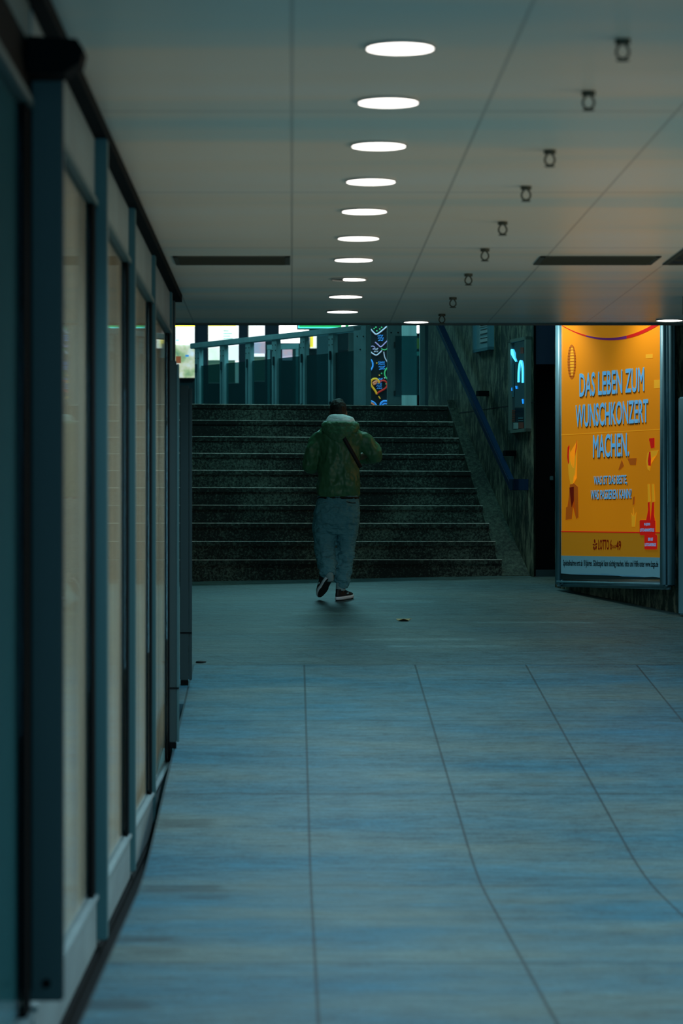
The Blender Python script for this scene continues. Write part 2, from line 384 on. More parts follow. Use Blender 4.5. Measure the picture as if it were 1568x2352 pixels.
# stringer between steps and wall
bm = bmesh.new()
a0 = R0-up*.02; a1 = R1+up*.02
lo = [Vector((a0.x, a0.y, ZB-.2)), Vector((a0.x, a0.y, ZB+.02)), Vector((a1.x, a1.y, ZT+.06)), Vector((a1.x, a1.y, ZB-.2))]
b0 = sq(.1, -.02); b1 = sq(2.55, -.02)
ro = [Vector((b0.x, b0.y, ZB-.2)), Vector((b0.x, b0.y, ZB+.02)), Vector((b1.x, b1.y, ZT+.06)), Vector((b1.x, b1.y, ZB-.2))]
va = [bm.verts.new(q) for q in lo]; vb = [bm.verts.new(q) for q in ro]
bm.faces.new(va); bm.faces.new(vb[::-1])
for i in range(4): bm.faces.new((va[i], vb[i], vb[(i+1) % 4], va[(i+1) % 4]))
M['stringer'] = stone('stringer_stone', (.008, .022, .018), (.08, .12, .09), (30, 30, 12), rough=.8)
link('stringer', bm, M['stringer'], st)
# concourse floor, back wall
struct('floor_concourse', box((-3.0, 30.95, 2.75), (5.0, 46, 3.04)), M['concourse_wall'])
struct('wall_back', box((-3.2, 44.0, 2.8), (6.4, 44.3, 6.2)), M['concourse_wall'])
struct('wall_concourse_right', box((6.2, 22, 0), (6.4, 44.3, 6.2)), M['plaster'])

# ============================================================ GLASS SHOP FRONT (left)
GX = -.80; KB, KT, GT, HT = .022, .22, 3.04, 3.29
posts = [7.2, 9.55, 12.06, 14.56, 16.95, 19.45]
cnt = ['nearest', 'second', 'third', 'fourth', 'fifth']
labs = ['teal shopfront window at the left edge, before the dark foreground post',
        'tall shopfront window just past the dark foreground post',
        'tall shopfront window, second past the dark foreground post',
        'tall shopfront window, third past the dark foreground post',
        'narrowest, farthest shopfront window, ending at the slim dark boards']
for i in range(5):
    y0, y1 = posts[i], posts[i+1]
    if i == 0: y1 = 9.06
    if i == 1: y0 = 9.13
    if i > 1: y0 += .105
    GT = 3.0 if i == 0 else 3.04
    T = thing('shop_window', labs[i], 'window', (GX, y0, 0), 'glazed shopfront along the passage')
    def L(n, a, b, m, bev=0, par=T):
        return link(n, box((a[0]-GX, a[1]-y0, a[2]), (b[0]-GX, b[1]-y0, b[2]), bev), m, par)
    ps = .045
    L('kick_plate', (GX-.05, y0, KB+fz(y0)*0), (GX+.012, y1, KT), M['frame_pale'], .004)
    L('transom', (GX-.05, y0, GT), (GX+.005, y1, HT if i else 3.17), M['frame_pale'] if i else M['black'], .004)
    if i == 0: L('header_panel', (GX-.05, y0, 3.17), (GX+.005, y1, HT), M['frame'])
    L('sill', (GX-.05, y0, KT), (GX+.022, y1, KT+.02), M['frame_pale'], .003)
    L('head_rail', (GX-.05, y0, GT-.03), (GX+.02, y1, GT), M['frame'], .003)
    L('window_pane', (GX-.012, y0+.02, KT+.02), (GX-.004, y1-.02, GT-.03), M['glass'])
    L('backing_board', (GX-.034, y0, KT), (GX-.022, y1, GT), M['tealboard'] if i == 0 else M['board'])
    L('jamb', (GX-.003, y1-.16, KB+.2), (GX+.008, y1-.0, GT-.03), M['black'])
    L('mullion', (GX-.05, y1, KB+.03), (GX+(.055, .054, .036, .026, .02)[i], y1+.10, HT), M['frame'], .004) if i else None
# plinth, and the shaded gap at the ceiling made as a black strip
o = link('shopfront_plinth', box((GX-.1, 6.5, 0), (GX+.03, 20.2, .018)), M['black'])
tag(o, 'low dark plinth running under the left glass front', 'plinth')
o = link('top_shadow_strip', box((GX-.1, 6.0, HT), (GX+.055, 20.3, CE-.002)), M['black'])
tag(o, 'black shadow strip along the top of the glass front at the ceiling', 'shadow strip')
struct('wall_shop', box((-1.15, -4, 0), (-1.0, 20.3, CE)), M['board'])
struct('trim_6', box((-1.0, 20.16, .5), (-.79, 20.30, CE)), M['frame_dark'])
# big dark foreground post with black box on top
T = thing('door_post', 'wide dark blurred vertical post in the left foreground', 'post', (GX, 9.07, 0))
link('post_face', box((-.02, 0, .265), (.106, .05, 3.07), .006), M['frame_dark'], T)
link('edge_strip', box((-.05, -.01, .30), (.012, .0, 3.06)), M['black'], T)
bm = bmesh.new(); cyl(bm, (.055, -.004, .32), .014, .012, 20, mtx=Matrix.Rotation(P2, 4, 'X')); link('lock_hole', bm, M['black'], T)
bm = bmesh.new()
prism(bm, [(-.79, 8.9, 3.058), (-.68, 8.9, 3.058), (-.63, 8.9, 3.09), (-.62, 8.9, 3.13), (-.64, 8.9, 3.16), (-.79, 8.9, 3.17)], (0, .15, 0))
o = link('shutter_box', bm, M['black']); tag(o, 'black horizontal box above the dark foreground post', 'shutter box')
# two dark door boards standing out of the wall
for k, (D, xa, xb, yt, yb, lab) in enumerate(((18.5, 389, 411, 828, 1716, 'tall narrow dark board standing out from the glass front, the nearer one'),
                                    (21.15, 413, 440.5, 885, 1572, 'tall narrow dark board beside the foot of the stairs, the farther one'))):
    x0, x1 = xat(xa, D), xat(xb, D); z0, z1 = zat(yb, D), zat(yt, D)
    T = thing('door_board', lab, 'board', (x0, D, 0), 'dark boards at the end of the glass front')
    wd = x1-x0
    link('board_panel', box((0, 0, z0+.03), (wd*.72, .05, z1), .004), M['frame_dark'], T)
    link('board_edge', box((wd*.74, .005, z0+.03), (wd, .05, z1-.02), .004), M['frame'] if k == 0 else M['frame_dark'], T)
    link('foot', box((wd*.05, 0, fz(D)-.0), (wd*.7, .05, z0+.03), .003), M['black'], T)
    link('hinge_joint', box((0, -.004, z0+.36), (wd, .0, z0+.37)), M['black'], T)

# ============================================================ CEILING FIXTURES
LY = [10.12, 11.37, 12.62, 13.87, 15.12, 16.46, 17.72, 19.05, 20.37, 21.7]
ordn = ['nearest', 'second', 'third', 'fourth', 'fifth', 'sixth', 'seventh', 'eighth', 'ninth', 'tenth']
def downlight(x, y, lab, rad=.112, lit=1.0, power=17, group='round downlights in the passage ceiling', shade=False):
    T = thing('downlight', lab, 'ceiling light', (x, y, CE), group)
    bm = bmesh.new()
    n = 40; ri, ro = rad*1.0, rad*1.06
    v = []
    for k in range(n):
        a = 2*math.pi*k/n; c, s = math.cos(a), math.sin(a)
        v.append([bm.verts.new((r*c, r*s, z)) for r, z in ((ri, -.002), (ri, -.010), (ro, -.010), (ro, -.0))])
    for k in range(n):
        for j in range(4): bm.faces.new((v[k][j], v[k][(j+1) % 4], v[(k+1) % n][(j+1) % 4], v[(k+1) % n][j]))
    link('trim_ring', bm, M['trimring'], T)
    bm = bmesh.new(); cyl(bm, (.0 if not shade else .03, 0, -.006), rad if not shade else rad*.62, .006, 40); link('diffuser', bm, M['lamp'], T)
    if shade:
        bm = bmesh.new(); cyl(bm, (0, 0, -.002), rad, .003, 40); link('dark_housing', bm, M['grime'], T)
    l = bpy.data.lights.new('downlight_beam', 'SPOT'); l.energy = power*4; l.spot_size = math.radians(150); l.spot_blend = .6
    l.shadow_soft_size = .08; l.color = (.62, .86, 1.0)
    lo_ = bpy.data.objects.new('downlight_beam', l); C.objects.link(lo_); lo_.parent = T; lo_.location = (0, 0, -.10)
PW = 14
for i, y in enumerate(LY):
    lab = ordn[i]+' lit oval downlight from the camera in the central ceiling row' if i != 7 else 'half covered downlight with a dark rim, eighth in the central row'
    downlight(.367, y, lab, shade=(i == 7), power=PW)
downlight(.945, 22.72, 'lit downlight at the ceiling edge left of the blue handrail top', .093, power=PW*.35, group=None)
downlight(2.85, 22.55, 'lit downlight at the ceiling edge above the orange poster', .098, power=PW*.8, group=None)
# the right row continues outside the frame
for y in (6.2, 8.7, 10.12, 12.0, 14.0, 16.5, 19.0):
    l = bpy.data.lights.new('right_row_downlight', 'SPOT'); l.energy = PW*(11 if y < 11 else 6); l.spot_size = math.radians(150); l.spot_blend = .6; l.shadow_soft_size = .1; l.color = (.45, .80, 1.0)
    o = bpy.data.objects.new('right_row_downlight', l); C.objects.link(o); o.location = (2.85, y, CE-.05)

# ceiling hooks / sprinkler heads
HY = [9.98, 11.13, 12.8, 14.1, 15.66, 17.1, 18.7, 20.5, 22.0]
hook_root = None
for i, y in enumerate(HY):
    lab = ordn[i]+' small dark sprinkler head from the camera in the ceiling row right of the lamps'
    if hook_root is None:
        T = thing('sprinkler_head', lab, 'sprinkler', (1.105, y, CE), 'sprinkler heads in one ceiling row')
        bm = bmesh.new(); cyl(bm, (0, 0, -.008), .026, .016, 20); link('rosette', bm, M['grime'], T)
        bm = bmesh.new()
        tube(bm, [(-.006, 0, -.012), (-.020, 0, -.035), (-.018, 0, -.055), (0, 0, -.066), (.018, 0, -.055), (.020, 0, -.035), (.006, 0, -.012)], [.0045]*7, 8)
        link('yoke', bm, M['grime'], T)
        bm = bmesh.new(); cyl(bm, (0, 0, -.070), .022, .004, 20); link('deflector', bm, M['grime'], T)
        hook_root = T
    else:
        r = hook_root.copy(); C.objects.link(r); r.location = (1.105, y, CE); r['label'] = lab
        for ch in hook_root.children:
            c = ch.copy(); C.objects.link(c); c.parent = r
T = thing('ceiling_bracket', 'dark bracket with a ring hanging from the ceiling at the right edge', 'bracket', (2.69, 20.4, CE))
link('strap', box((-.02, 0, -.13), (.05, .02, 0), .003), M['grime'], T)
bm = bmesh.new(); tube(bm, [(.015+.022*math.cos(a), .01, -.165+.035*math.sin(a)) for a in [k*math.pi/6 for k in range(13)]], [.005]*13, 8, sub=1); link('ring', bm, M['grime'], T)

# slot vents
for (x0, x1, lab) in ((-.70, -.01, 'long dark ceiling slot left of the lamp row'), (1.46, 2.17, 'long dark ceiling slot right of the lamp row'), (2.24, 2.95, 'dark ceiling slot cut by the right edge of the view')):
    T = thing('ceiling_vent', lab, 'ceiling vent', ((x0+x1)/2, 17.8, CE), 'slot vents in the ceiling')
    hw = (x1-x0)/2; y1 = .26 if x0 < 2.2 else .26; y0 = -.26 if x0 < 2.2 else -.9
    bm = bmesh.new(); addbox(bm, (-hw, y0, -.006), (hw, y0+.03, 0)); addbox(bm, (-hw, y1-.03, -.006), (hw, y1, 0)); addbox(bm, (-hw, y0, -.006), (-hw+.03, y1, 0)); addbox(bm, (hw-.03, y0, -.006), (hw, y1, 0))
    link('vent_frame', bm, M['grime'], T)
    bm = bmesh.new(); addbox(bm, (-hw+.02, y0+.02, -.003), (hw-.02, y1-.02, -.001)); link('vent_backing', bm, M['dark_sock'], T)
    for k in range(5):
        yy = y0+.06+(y1-y0-.12)*k/4
        bm = bmesh.new(); addbox(bm, (-hw+.03, yy-.006, -.012), (hw-.03, yy+.006, -.002)); link('slat', bm, M['grime'], T)

# ============================================================ POSTER LIGHTBOX
OFF = .12
def fplane(x, y=None, off=OFF):
    """pixel -> (t along wall, z) on the poster plane"""
    k = (x-VX)/F; o = W0+nW*off
    t = (k*o.y-o.x)/(dW.x-k*dW.y); D = o.y+dW.y*t
    return t, (zat(y, D) if y is not None else None)
def wp(t, z, off=OFF): q = W0+dW*t+nW*off; return Vector((q.x, q.y, z))
tL, tR = fplane(1275)[0], fplane(1520)[0]
zBot, zTop = 1.258, 3.98
T = thing('poster_lightbox', 'tall orange lottery poster in a rounded aluminium frame on the right wall', 'poster', wp((tL+tR)/2, zBot, 0))
inv = T.matrix_basis.inverted()
T_loc = Vector(wp((tL+tR)/2, zBot, 0))
def wbox(name, t0, t1, z0, z1, o0, o1, m, par, bev=0):
    bm = bmesh.new(); pts = [wp(t0, z0, o0), wp(t1, z0, o0), wp(t1, z0, o1), wp(t0, z0, o1)]
    prism(bm, [p_-T_loc for p_ in pts], (0, 0, z1-z0))
    if bev: bmesh.ops.bevel(bm, geom=bm.edges[:], offset=bev, segments=4, affect='EDGES', clamp_overlap=True)
    return link(name, bm, m, par, bool(bev))
wbox('housing', tL+.03, tR+.02, zBot+.03, zTop-.03, .0, .075, M['frame_dark'], T)
ti, tj = fplane(1288.5)[0], fplane(1516.5)[0]; zi = fplane(1400, 1322)[1]
wbox('frame_side', tL, ti, zBot, zTop, .03, OFF+.012, M['alu'], T, .02)
wbox('frame_side', tj, tR+.10, zBot, zTop, .03, OFF+.03, M['alu'], T, .04)
wbox('frame_bottom', tL+.01, tR+.06, zBot-.0, zi-.02, .03, OFF+.014, M['alu'], T, .035)
wbox('frame_top', tL, tR, zTop-.1, zTop, .03, OFF+.012, M['alu'], T, .02)
M['orange'] = mat('poster_orange', (.80, .29, .006), .5, emit=(.85, .28, .002), es=.28, coat=.3, var=((.8, .8, .8), .12, 2))
M['yellow'] = mat('poster_yellow', (.66, .30, .01), .5, emit=(.8, .33, .01), es=.14, coat=.4)
M['txt'] = mat('poster_pale_blue', (.22, .55, .75), .5, emit=(.16, .5, .78), es=.26)
M['white'] = mat('poster_white_strip', (.26, .58, .72), .5, emit=(.16, .5, .7), es=.06, coat=.3)
M['red'] = mat('poster_red', (.42, .008, .006), .5, emit=(.6, .01, .005), es=.4)
M['dkred'] = mat('poster_dark_red', (.14, .012, .004), .5, emit=(.2, .008, 0), es=.2)
M['purple'] = mat('poster_purple', (.16, .03, .22), .5, emit=(.3, .02, .3), es=.12)
M['ink'] = mat('poster_ink', (.01, .035, .04), .6)
M['brown'] = mat('poster_brown', (.40, .13, .01), .5, emit=(.40, .075, .002), es=.35)
M['ylight'] = mat('poster_light_yellow', (.78, .42, .03), .5, emit=(.8, .36, .005), es=.35)
M['shadow'] = mat('poster_printed_shadow', (.40, .15, .006), .6)
sheet = wbox('poster_sheet', ti-.01, tj+.01, zi-.015, zTop-.08, .100, .112, M['orange'], T)
SO = .112
def ft(x, y): 
    t, z = fplane(x, y, SO); return t, z
def shape(name, pts, m, lift=.001, par=None):
    bm = bmesh.new()
    P = [wp(*ft(*q), SO+lift)-T_loc for q in pts]
    off = Vector((nW.x, nW.y, 0))*.0012
    prism(bm, P, off); bmesh.ops.triangulate(bm, faces=bm.faces[:])
    return link(name, bm, m, par or sheet)
def textmesh(s, bold=.02):
    cu = bpy.data.curves.new('t', 'FONT'); cu.body = s; cu.offset = bold; cu.resolution_u = 3; cu.space_character = 1.0+bold
    o = bpy.data.objects.new('t', cu); C.objects.link(o)
    dg = bpy.context.evaluated_depsgraph_get(); me = bpy.data.meshes.new_from_object(o.evaluated_get(dg))
    bpy.data.objects.remove(o); return me
def text(name, s, x0, x1, yt0, yb0, yt1=None, m=None, bold=.03, lift=.003, par=None, thick=.003):
    """fit s between pixel x0..x1; top/bottom read at its left end"""
    me = textmesh(s, 0); vs_ = [v.co.copy() for v in me.vertices]
    ax, bx_ = min(v.x for v in vs_), max(v.x for v in vs_)
    ay, by_ = min(v.y for v in vs_), max(v.y for v in vs_)
    t0, zt = ft(x0, yt0); _, zb = ft(x0, yb0); t1, _ = ft(x1, yt0)
    bm = bmesh.new(); bm.from_mesh(me)
    ext = bmesh.ops.extrude_face_region(bm, geom=bm.faces[:])
    top = {v for v in ext['geom'] if isinstance(v, bmesh.types.BMVert)}
    if bold > .011:      # heavier strokes: shifted copies of the letters
        geo = bm.faces[:]+bm.edges[:]+bm.verts[:]
        for sx, sy in ((.035, 0), (.018, .018), (.018, -.018)):
            d_ = bmesh.ops.duplicate(bm, geom=geo); vv_ = [g for g in d_['geom'] if isinstance(g, bmesh.types.BMVert)]
            for g in vv_: g.co.x += sx; g.co.y += sy
            top |= {d_['vert_map'][g] for g in top if g in d_['vert_map'] and isinstance(d_['vert_map'][g], bmesh.types.BMVert)}
    for v in bm.verts:
        t = t0+(v.co.x-ax)/(bx_-ax)*(t1-t0); z = zb+(v.co.y-ay)/(by_-ay)*(zt-zb)
        v.co = wp(t, z, SO+lift+(thick if v in top else 0))-T_loc
    return link(name, bm, m, par or sheet)
for s, x0, x1, yt, yb in (('DAS LEBEN ZUM', 1331, 1479, 859, 911), ('WUNSCHKONZERT', 1322, 1488, 931, 981), ('MACHEN.', 1362, 1444, 1000, 1051)):
    text('headline_text', s, x0, x1, yt, yb, m=M['txt'], bold=.012, lift=.003, thick=.001)
    text('headline_shadow', s, x0+.6, x1+.6, yt+3.5, yb+3.5, m=M['shadow'], bold=.012, lift=.0015, thick=.001)
for s, x0, x1, yt, yb in (('WAS IST DAS BESTE,', 1364, 1440, 1094, 1116), ('WAS PASSIEREN KANN?', 1357, 1450, 1126, 1147)):
    text('subline_text', s, x0, x1, yt, yb, m=M['txt'], bold=.012, lift=.003, thick=.001)
    text('subline_shadow', s, x0+.6, x1+.6, yt+2, yb+2, m=M['shadow'], bold=.012, lift=.0015, thick=.001)
shape('yellow_band', [(1289, 1221.5), (1516.5, 1224), (1516.5, 1280.5), (1289, 1276)], M['yellow'], .0006)
shape('red_line', [(1289, 1219.5), (1516.5, 1222.5), (1516.5, 1225), (1289, 1221.8)], M['red'], .0022)
shape('dark_gap', [(1288, 1311), (1517, 1311), (1517, 1331), (1288, 1331)], M['ink'], .0004)
shape('white_strip', [(1288.5, 1276), (1516.5, 1280.5), (1516.5, 1327), (1500, 1325), (1480, 1326), (1455, 1322), (1430, 1324), (1405, 1320), (1389, 1317), (1370, 1320), (1340, 1317.5), (1310, 1319), (1288.5, 1317)], M['white'], .0022)
text('small_print', 'Spielteilnahme erst ab 18 Jahren. Glücksspiel kann süchtig machen. Infos und Hilfe unter www.bzga.de', 1293.5, 1512, 1286, 1303, m=M['ink'], bold=.015, lift=.0036, thick=.001)
text('logo_text', 'LOTTO 6', 1374, 1405, 1240, 1262, m=M['dkred'], bold=.03, lift=.003, thick=.001)
text('logo_small_text', 'aus', 1406.5, 1415, 1252, 1259, m=M['dkred'], bold=.01, lift=.003, thick=.001)
text('logo_text', '49', 1415.5, 1426, 1242, 1263, m=M['dkred'], bold=.03, lift=.003, thick=.001)
for (cx, cy, a) in ((1366, 1243, 10), (1364, 1251, 80), (1369.5, 1250, -60), (1364.5, 1259, 20), (1369, 1258, -25)):
    pts = []
    for k in range(12):
        q = 2*math.pi*k/12; ex, ey = 1.7*math.cos(q), 4.6*math.sin(q); r_ = math.radians(a)
        pts.append((cx+ex*math.cos(r_)*1+ey*math.sin(r_)*.6, cy-ex*math.sin(r_)+ey*math.cos(r_)))
    shape('clover_leaf', pts, M['dkred'], .003)
for (x0, y0, x1, y1, s1, s2) in ((1470, 1194.5, 1506, 1229, 'IN JEDER', 'LOTTO-ANNAHMESTELLE'), (1481, 1228, 1510, 1262, 'UND AUF', 'LOTTO-BAYERN.DE')):
    c = 2
    b_ = shape('red_label', [(x0+c, y0), (x1-c, y0), (x1, y0+c), (x1, y1-c), (x1-c, y1), (x0+c, y1), (x0, y1-c), (x0, y0+c)], M['red'], .006)
    w_ = x1-x0; xm = (x0+x1)/2
    text('label_text', s1, xm-w_*.19, xm+w_*.19, y0+7, y0+14, m=M['txt'], bold=.02, lift=.009, thick=.001)
    text('label_text', s2, x0+1.5, x1-2, y0+19.5, y0+26.5, m=M['txt'], bold=.02, lift=.009, thick=.001)
# sagging purple ribbon
up_, lo_ = [], []
for k in range(25):
    s = k/24; x = 1291+s*222; y = 779-31*((x-1399)/108)**2 if x < 1399 else 779-36*((x-1399)/112)**2
    th = 1.5+8*s
    up_.append((x, y-th/2)); lo_.append((x, y+th/2))
for k in range(24):
    s = k/23
    cm = M['purple'] if .22 < s < .72 else M['red']
up1 = shape('ribbon', up_[:7]+lo_[:7][::-1], M['red'], .002)
up2 = shape('ribbon', up_[6:17]+lo_[6:17][::-1], M['purple'], .002)
up3 = shape('ribbon', up_[16:]+lo_[16:][::-1], M['red'], .002)
# printed lantern
shape('lantern_print', [(1313+9.5*math.cos(a), 831+40*math.sin(a)) for a in [2*math.pi*k/20 for k in range(20)]], M['brown'], .0012)
shape('lantern_glow', [(1314+4.5*math.cos(a), 831+34*math.sin(a)) for a in [2*math.pi*k/20 for k in range(20)]], M['ylight'], .0026)
for k in range(11):
    y = 797+k*6.6; h_ = 9.5*math.sqrt(max(0, 1-((y-831)/40)**2))
    shape('lantern_line', [(1313-h_, y), (1313+h_, y-1), (1313+h_, y+.4), (1313-h_, y+1.4)], M['brown'], .004)
# printed side figures
shape('print_figure', [(1318, 1075), (1322, 1035), (1325, 1012), (1325, 1040), (1319, 1100), (1322, 1085), (1324, 1098), (1318, 1092), (1316, 1112), (1310, 1112), (1306, 1090), (1304, 1060), (1306, 1026), (1309, 1040), (1310, 1060), (1314, 1072)], M['ylight'], .0012)
shape('print_scarf', [(1304, 1027), (1308, 1022), (1306.5, 1045), (1307, 1062), (1305, 1066), (1303, 1050)], M['red'], .0026)
shape('print_scarf', [(1323, 1022), (1325, 1010), (1324, 1030), (1320.5, 1048)], M['red'], .0026)
shape('print_trousers', [(1309, 1113), (1318, 1110), (1327, 1118), (1328, 1160), (1328.5, 1188), (1323, 1192), (1322, 1165), (1319, 1140), (1315, 1160), (1313, 1192), (1299, 1194), (1300, 1165), (1306, 1163), (1307, 1135)], M['brown'], .0012)
shape('print_trousers', [(1308, 1120), (1318, 1118), (1318, 1150), (1313, 1165), (1311, 1150)], M['dkred'], .0026)
shape('print_box', [(1491, 1007), (1503, 1006), (1503, 1028), (1495, 1030), (1494, 1018), (1491, 1012)], M['red'], .0022)
shape('print_tie', [(1491, 1038), (1494, 1037), (1495, 1055), (1494.5, 1070), (1489, 1069), (1488, 1058)], M['red'], .0022)
shape('print_arm', [(1487, 1040), (1495, 1036), (1512, 1034), (1508, 1045), (1497, 1052), (1492, 1082), (1487, 1078), (1484, 1060)], M['ylight'], .0012)
for dx in (0, 10):
    shape('print_leg', [(1487+dx, 1112), (1492+dx, 1112), (1494+dx, 1152), (1488+dx, 1154)], M['ylight'], .0012)
    shape('print_boot', [(1488+dx, 1154), (1492+dx, 1153), (1492+dx, 1185), (1494+dx, 1194), (1484+dx, 1196), (1489+dx, 1180)], M['red'], .0022)
for (x, y, w2, h2) in ((1483, 814, 16, 9), (1502, 873, 14, 19)):
    shape('print_block', [(x, y), (x+w2, y-1), (x+w2, y+h2-1), (x, y+h2)], M['ylight'], .0012)
shape('print_letters', [(1428, 1056), (1433, 1070), (1424, 1079), (1420, 1079), (1425, 1065)], M['brown'], .0012)
shape('print_letters', [(1441, 1053), (1462, 1052), (1460, 1068), (1447, 1068)], M['brown'], .0012)
shape('print_grass', [(1451, 1210), (1450, 1178), (1453, 1186), (1454, 1165), (1456, 1186), (1461, 1176), (1458, 1210)], M['ylight'], .0012)
shape('print_flower', [(1454, 1142), (1458, 1140), (1457, 1158), (1453, 1160)], M['brown'], .0022)
shape('paper_fold', [(1289, 998.5), (1516, 985.5), (1516, 987), (1289, 1000)], M['ylight'], .0006)

for tq in (.12, .88):        # two unseen spots added to brighten the top of the poster
    l = bpy.data.lights.new('poster_fill_spot', 'SPOT'); l.energy = 34; l.spot_size = math.radians(95); l.spot_blend = .9; l.shadow_soft_size = .06; l.color = (1, .93, .85)
    o = bpy.data.objects.new('poster_fill_spot', l); C.objects.link(o); p_ = wp(tL+(tR-tL)*tq, 3.95, .62); o.location = p_
    tg = wp(tL+(tR-tL)*(tq+(.5-tq)*-.1), 2.9, .1); o.rotation_euler = (tg-p_).to_track_quat('-Z', 'Y').to_euler()
# frame edge at the right border
tt = fplane(1556, None, .10)[0]
p0 = wp(tt, 0, .10)
T2 = thing('wall_cabinet', 'pale blue vertical cabinet edge cut by the right border of the view', 'cabinet', wp(tt, 1.15, 0))
q0 = T2.location.copy()
bm = bmesh.new(); D_ = p0.y
zz0, zz1 = zat(1412, D_), zat(912, D_)
prism(bm, [wp(tt+a, zz0, b)-q0 for a, b in ((0, 0.001), (.12, 0.001), (.12, .1), (0, .1))], (0, 0, zz1-zz0)); bmesh.ops.bevel(bm, geom=bm.edges[:], offset=.012, segments=3, affect='EDGES')
link('cabinet_frame', bm, M['alu'], T2)
bm = bmesh.new(); prism(bm, [wp(tt+a, zz0+.05, b)-q0 for a, b in ((.12, 0.001), (1.2, 0.001), (1.2, .07), (.12, .07))], (0, 0, zz1-zz0-.1)); link('cabinet_door', bm, M['frame'], T2)

# ============================================================ STAIR WALL OBJECTS
def sp_(t, z, off): q = sq(t, off); return Vector((q.x, q.y, z))
def splane(x, y, off):
    k = (x-VX)/F; o = S0+nS*off; t = (k*o.y-o.x)/(dS.x-k*dS.y); D = o.y+dS.y*t
    return t, zat(y, D)
if nS.x > 0: nS = -nS
# handrail
def railpt(x, y): t, z = splane(x, y, .12); return sp_(t, z, .12)
T = thing('handrail', 'navy blue flat steel handrail sloping down the stair wall', 'handrail', (0, 0, 0))
A, B = railpt(1002, 731), railpt(1175, 1113)
nv = Vector((nS.x, nS.y, 0))
d_ = (B-A).normalized(); hgt = Vector((0, 0, .10)); 
bm = bmesh.new()
prism(bm, [A+nv*.025-hgt*.5, B+nv*.025-hgt*.5, B+nv*.025+hgt*.5, A+nv*.025+hgt*.5], -nv*.05)
e1 = B; e2 = B+Vector((-dS.x, -dS.y, 0))*.14*1.0
prism(bm, [e1+nv*.025-hgt*.55, e2+nv*.025-hgt*.55, e2+nv*.025+hgt*.5, e1+nv*.025+hgt*.5], -nv*.05)
prism(bm, [e2+nv*.025-hgt*.55, e2-nv*.12-hgt*.55, e2-nv*.12+hgt*.5, e2+nv*.025+hgt*.5], Vector((dS.x, dS.y, 0))*.05)
bmesh.ops.bevel(bm, geom=[e for e in bm.edges], offset=.004, segments=2, affect='EDGES', clamp_overlap=True)
link('rail_bar', bm, M['rail'], T)
bm = bmesh.new()
prism(bm, [A+nv*.03+hgt*.12, B+nv*.03+hgt*.12, B+nv*.03+hgt*.3, A+nv*.03+hgt*.3], -nv*.01)
link('rail_strip', bm, M['navy'], T)
for (x, y) in ((1098, 915), (1160, 1052)):
    t, z = splane(x, y-10, .10)
    bm = bmesh.new(); prism(bm, [sp_(t-.04, z-.02, .11), sp_(t+.04, z-.02, .11), sp_(t+.04, z-.02, 0), sp_(t-.04, z-.02, 0)], (0, 0, .05))
    link('wall_bracket', bm, M['black'], T)

def wallframe(name, lab, cat, x0, x1, y0, y1, fm, m, fw=.03, off=.05):
    ta, za = splane(x0, y0, off); tb, zb = splane(x1, y1, off)
    ta, tb = min(ta, tb), max(ta, tb); z0, z1 = min(za, zb), max(za, zb)
    T = thing(name, lab, cat, sp_((ta+tb)/2, z0, 0)); q = T.location.copy()
    def bx3(n, a, b, c, d, o0, o1, mm):
        bm = bmesh.new(); prism(bm, [sp_(a, c, o0)-q, sp_(b, c, o0)-q, sp_(b, c, o1)-q, sp_(a, c, o1)-q], (0, 0, d-c)); return link(n, bm, mm, T)
    bm = bmesh.new()
    for (a, b, c, d) in ((ta, ta+fw*2, z0, z1), (tb-fw*2, tb, z0, z1), (ta, tb, z0, z0+fw), (ta, tb, z1-fw, z1)):
        prism(bm, [sp_(a, c, 0)-q, sp_(b, c, 0)-q, sp_(b, c, off)-q, sp_(a, c, off)-q], (0, 0, d-c))
    link('frame', bm, fm, T)
    pn = bx3('panel', ta+fw, tb-fw, z0+fw*.8, z1-fw*.8, .005, off*.55, m)
    return T, pn, q, (ta, tb, z0, z1), bx3
M['paper'] = mat('notice_paper', (.20, .40, .47), .6)
M['paper2'] = mat('notice_field', (.36, .50, .55), .6)
M['greyframe'] = mat('display_frame', (.12, .18, .16), .5)
M['blueframe'] = mat('notice_frame', (.06, .20, .26), .5)
M['dglass'] = mat('display_dark_glass', (.01, .04, .07), .1, coat=1)
M['glint'] = mat('blue_glint', (.1, .5, .8), .5, emit=(.05, .55, 1.0), es=3.0)  # blue reflections in the case glass, modelled as glowing tubes
M['glint_dim'] = mat('blue_glint_dim', (.02, .2, .5), .5, emit=(.01, .25, .9), es=1.2)
M['redprint'] = mat('red_print', (.22, .05, .03), .6)
M['greyprint'] = mat('grey_print', (.30, .42, .42), .6)
T, pn, q, (ta, tb, z0, z1), bx3 = wallframe('notice_board', 'small framed pale notice high on the stair wall above the handrail', 'notice', 1085, 1123, 700, 803, M['blueframe'], M['paper'])
for k in range(4):
    za = z0+.09+k*.075; o = bx3('text_block', ta+.06, tb-.17, za, za+.05, .02, .031, M['paper2']); 
for k in range(7):
    za = z0+.085+k*.042; o = bx3('text_line', ta+.10, tb-.2, za, za+.006, .02, .0335, M['ink'])
T, pn, q, (ta, tb, z0, z1), bx3 = wallframe('display_case', 'narrow glass display case on the stair wall with blue neon reflections shaped as glowing tubes', 'display case', 1167, 1208, 781, 991, M['greyframe'], M['dglass'])
def sw(x, y, off=.034): t, z = splane(x, y, off); return sp_(t, z, off)-q
bm = bmesh.new(); tube(bm, [sw(1189.5, 878), sw(1190, 855), sw(1192, 838), sw(1195, 829), sw(1198, 838), sw(1199, 855), sw(1199, 879)], [.006, .006, .007, .009, .007, .006, .006], 8); link('glint_tube', bm, M['glint'], T)
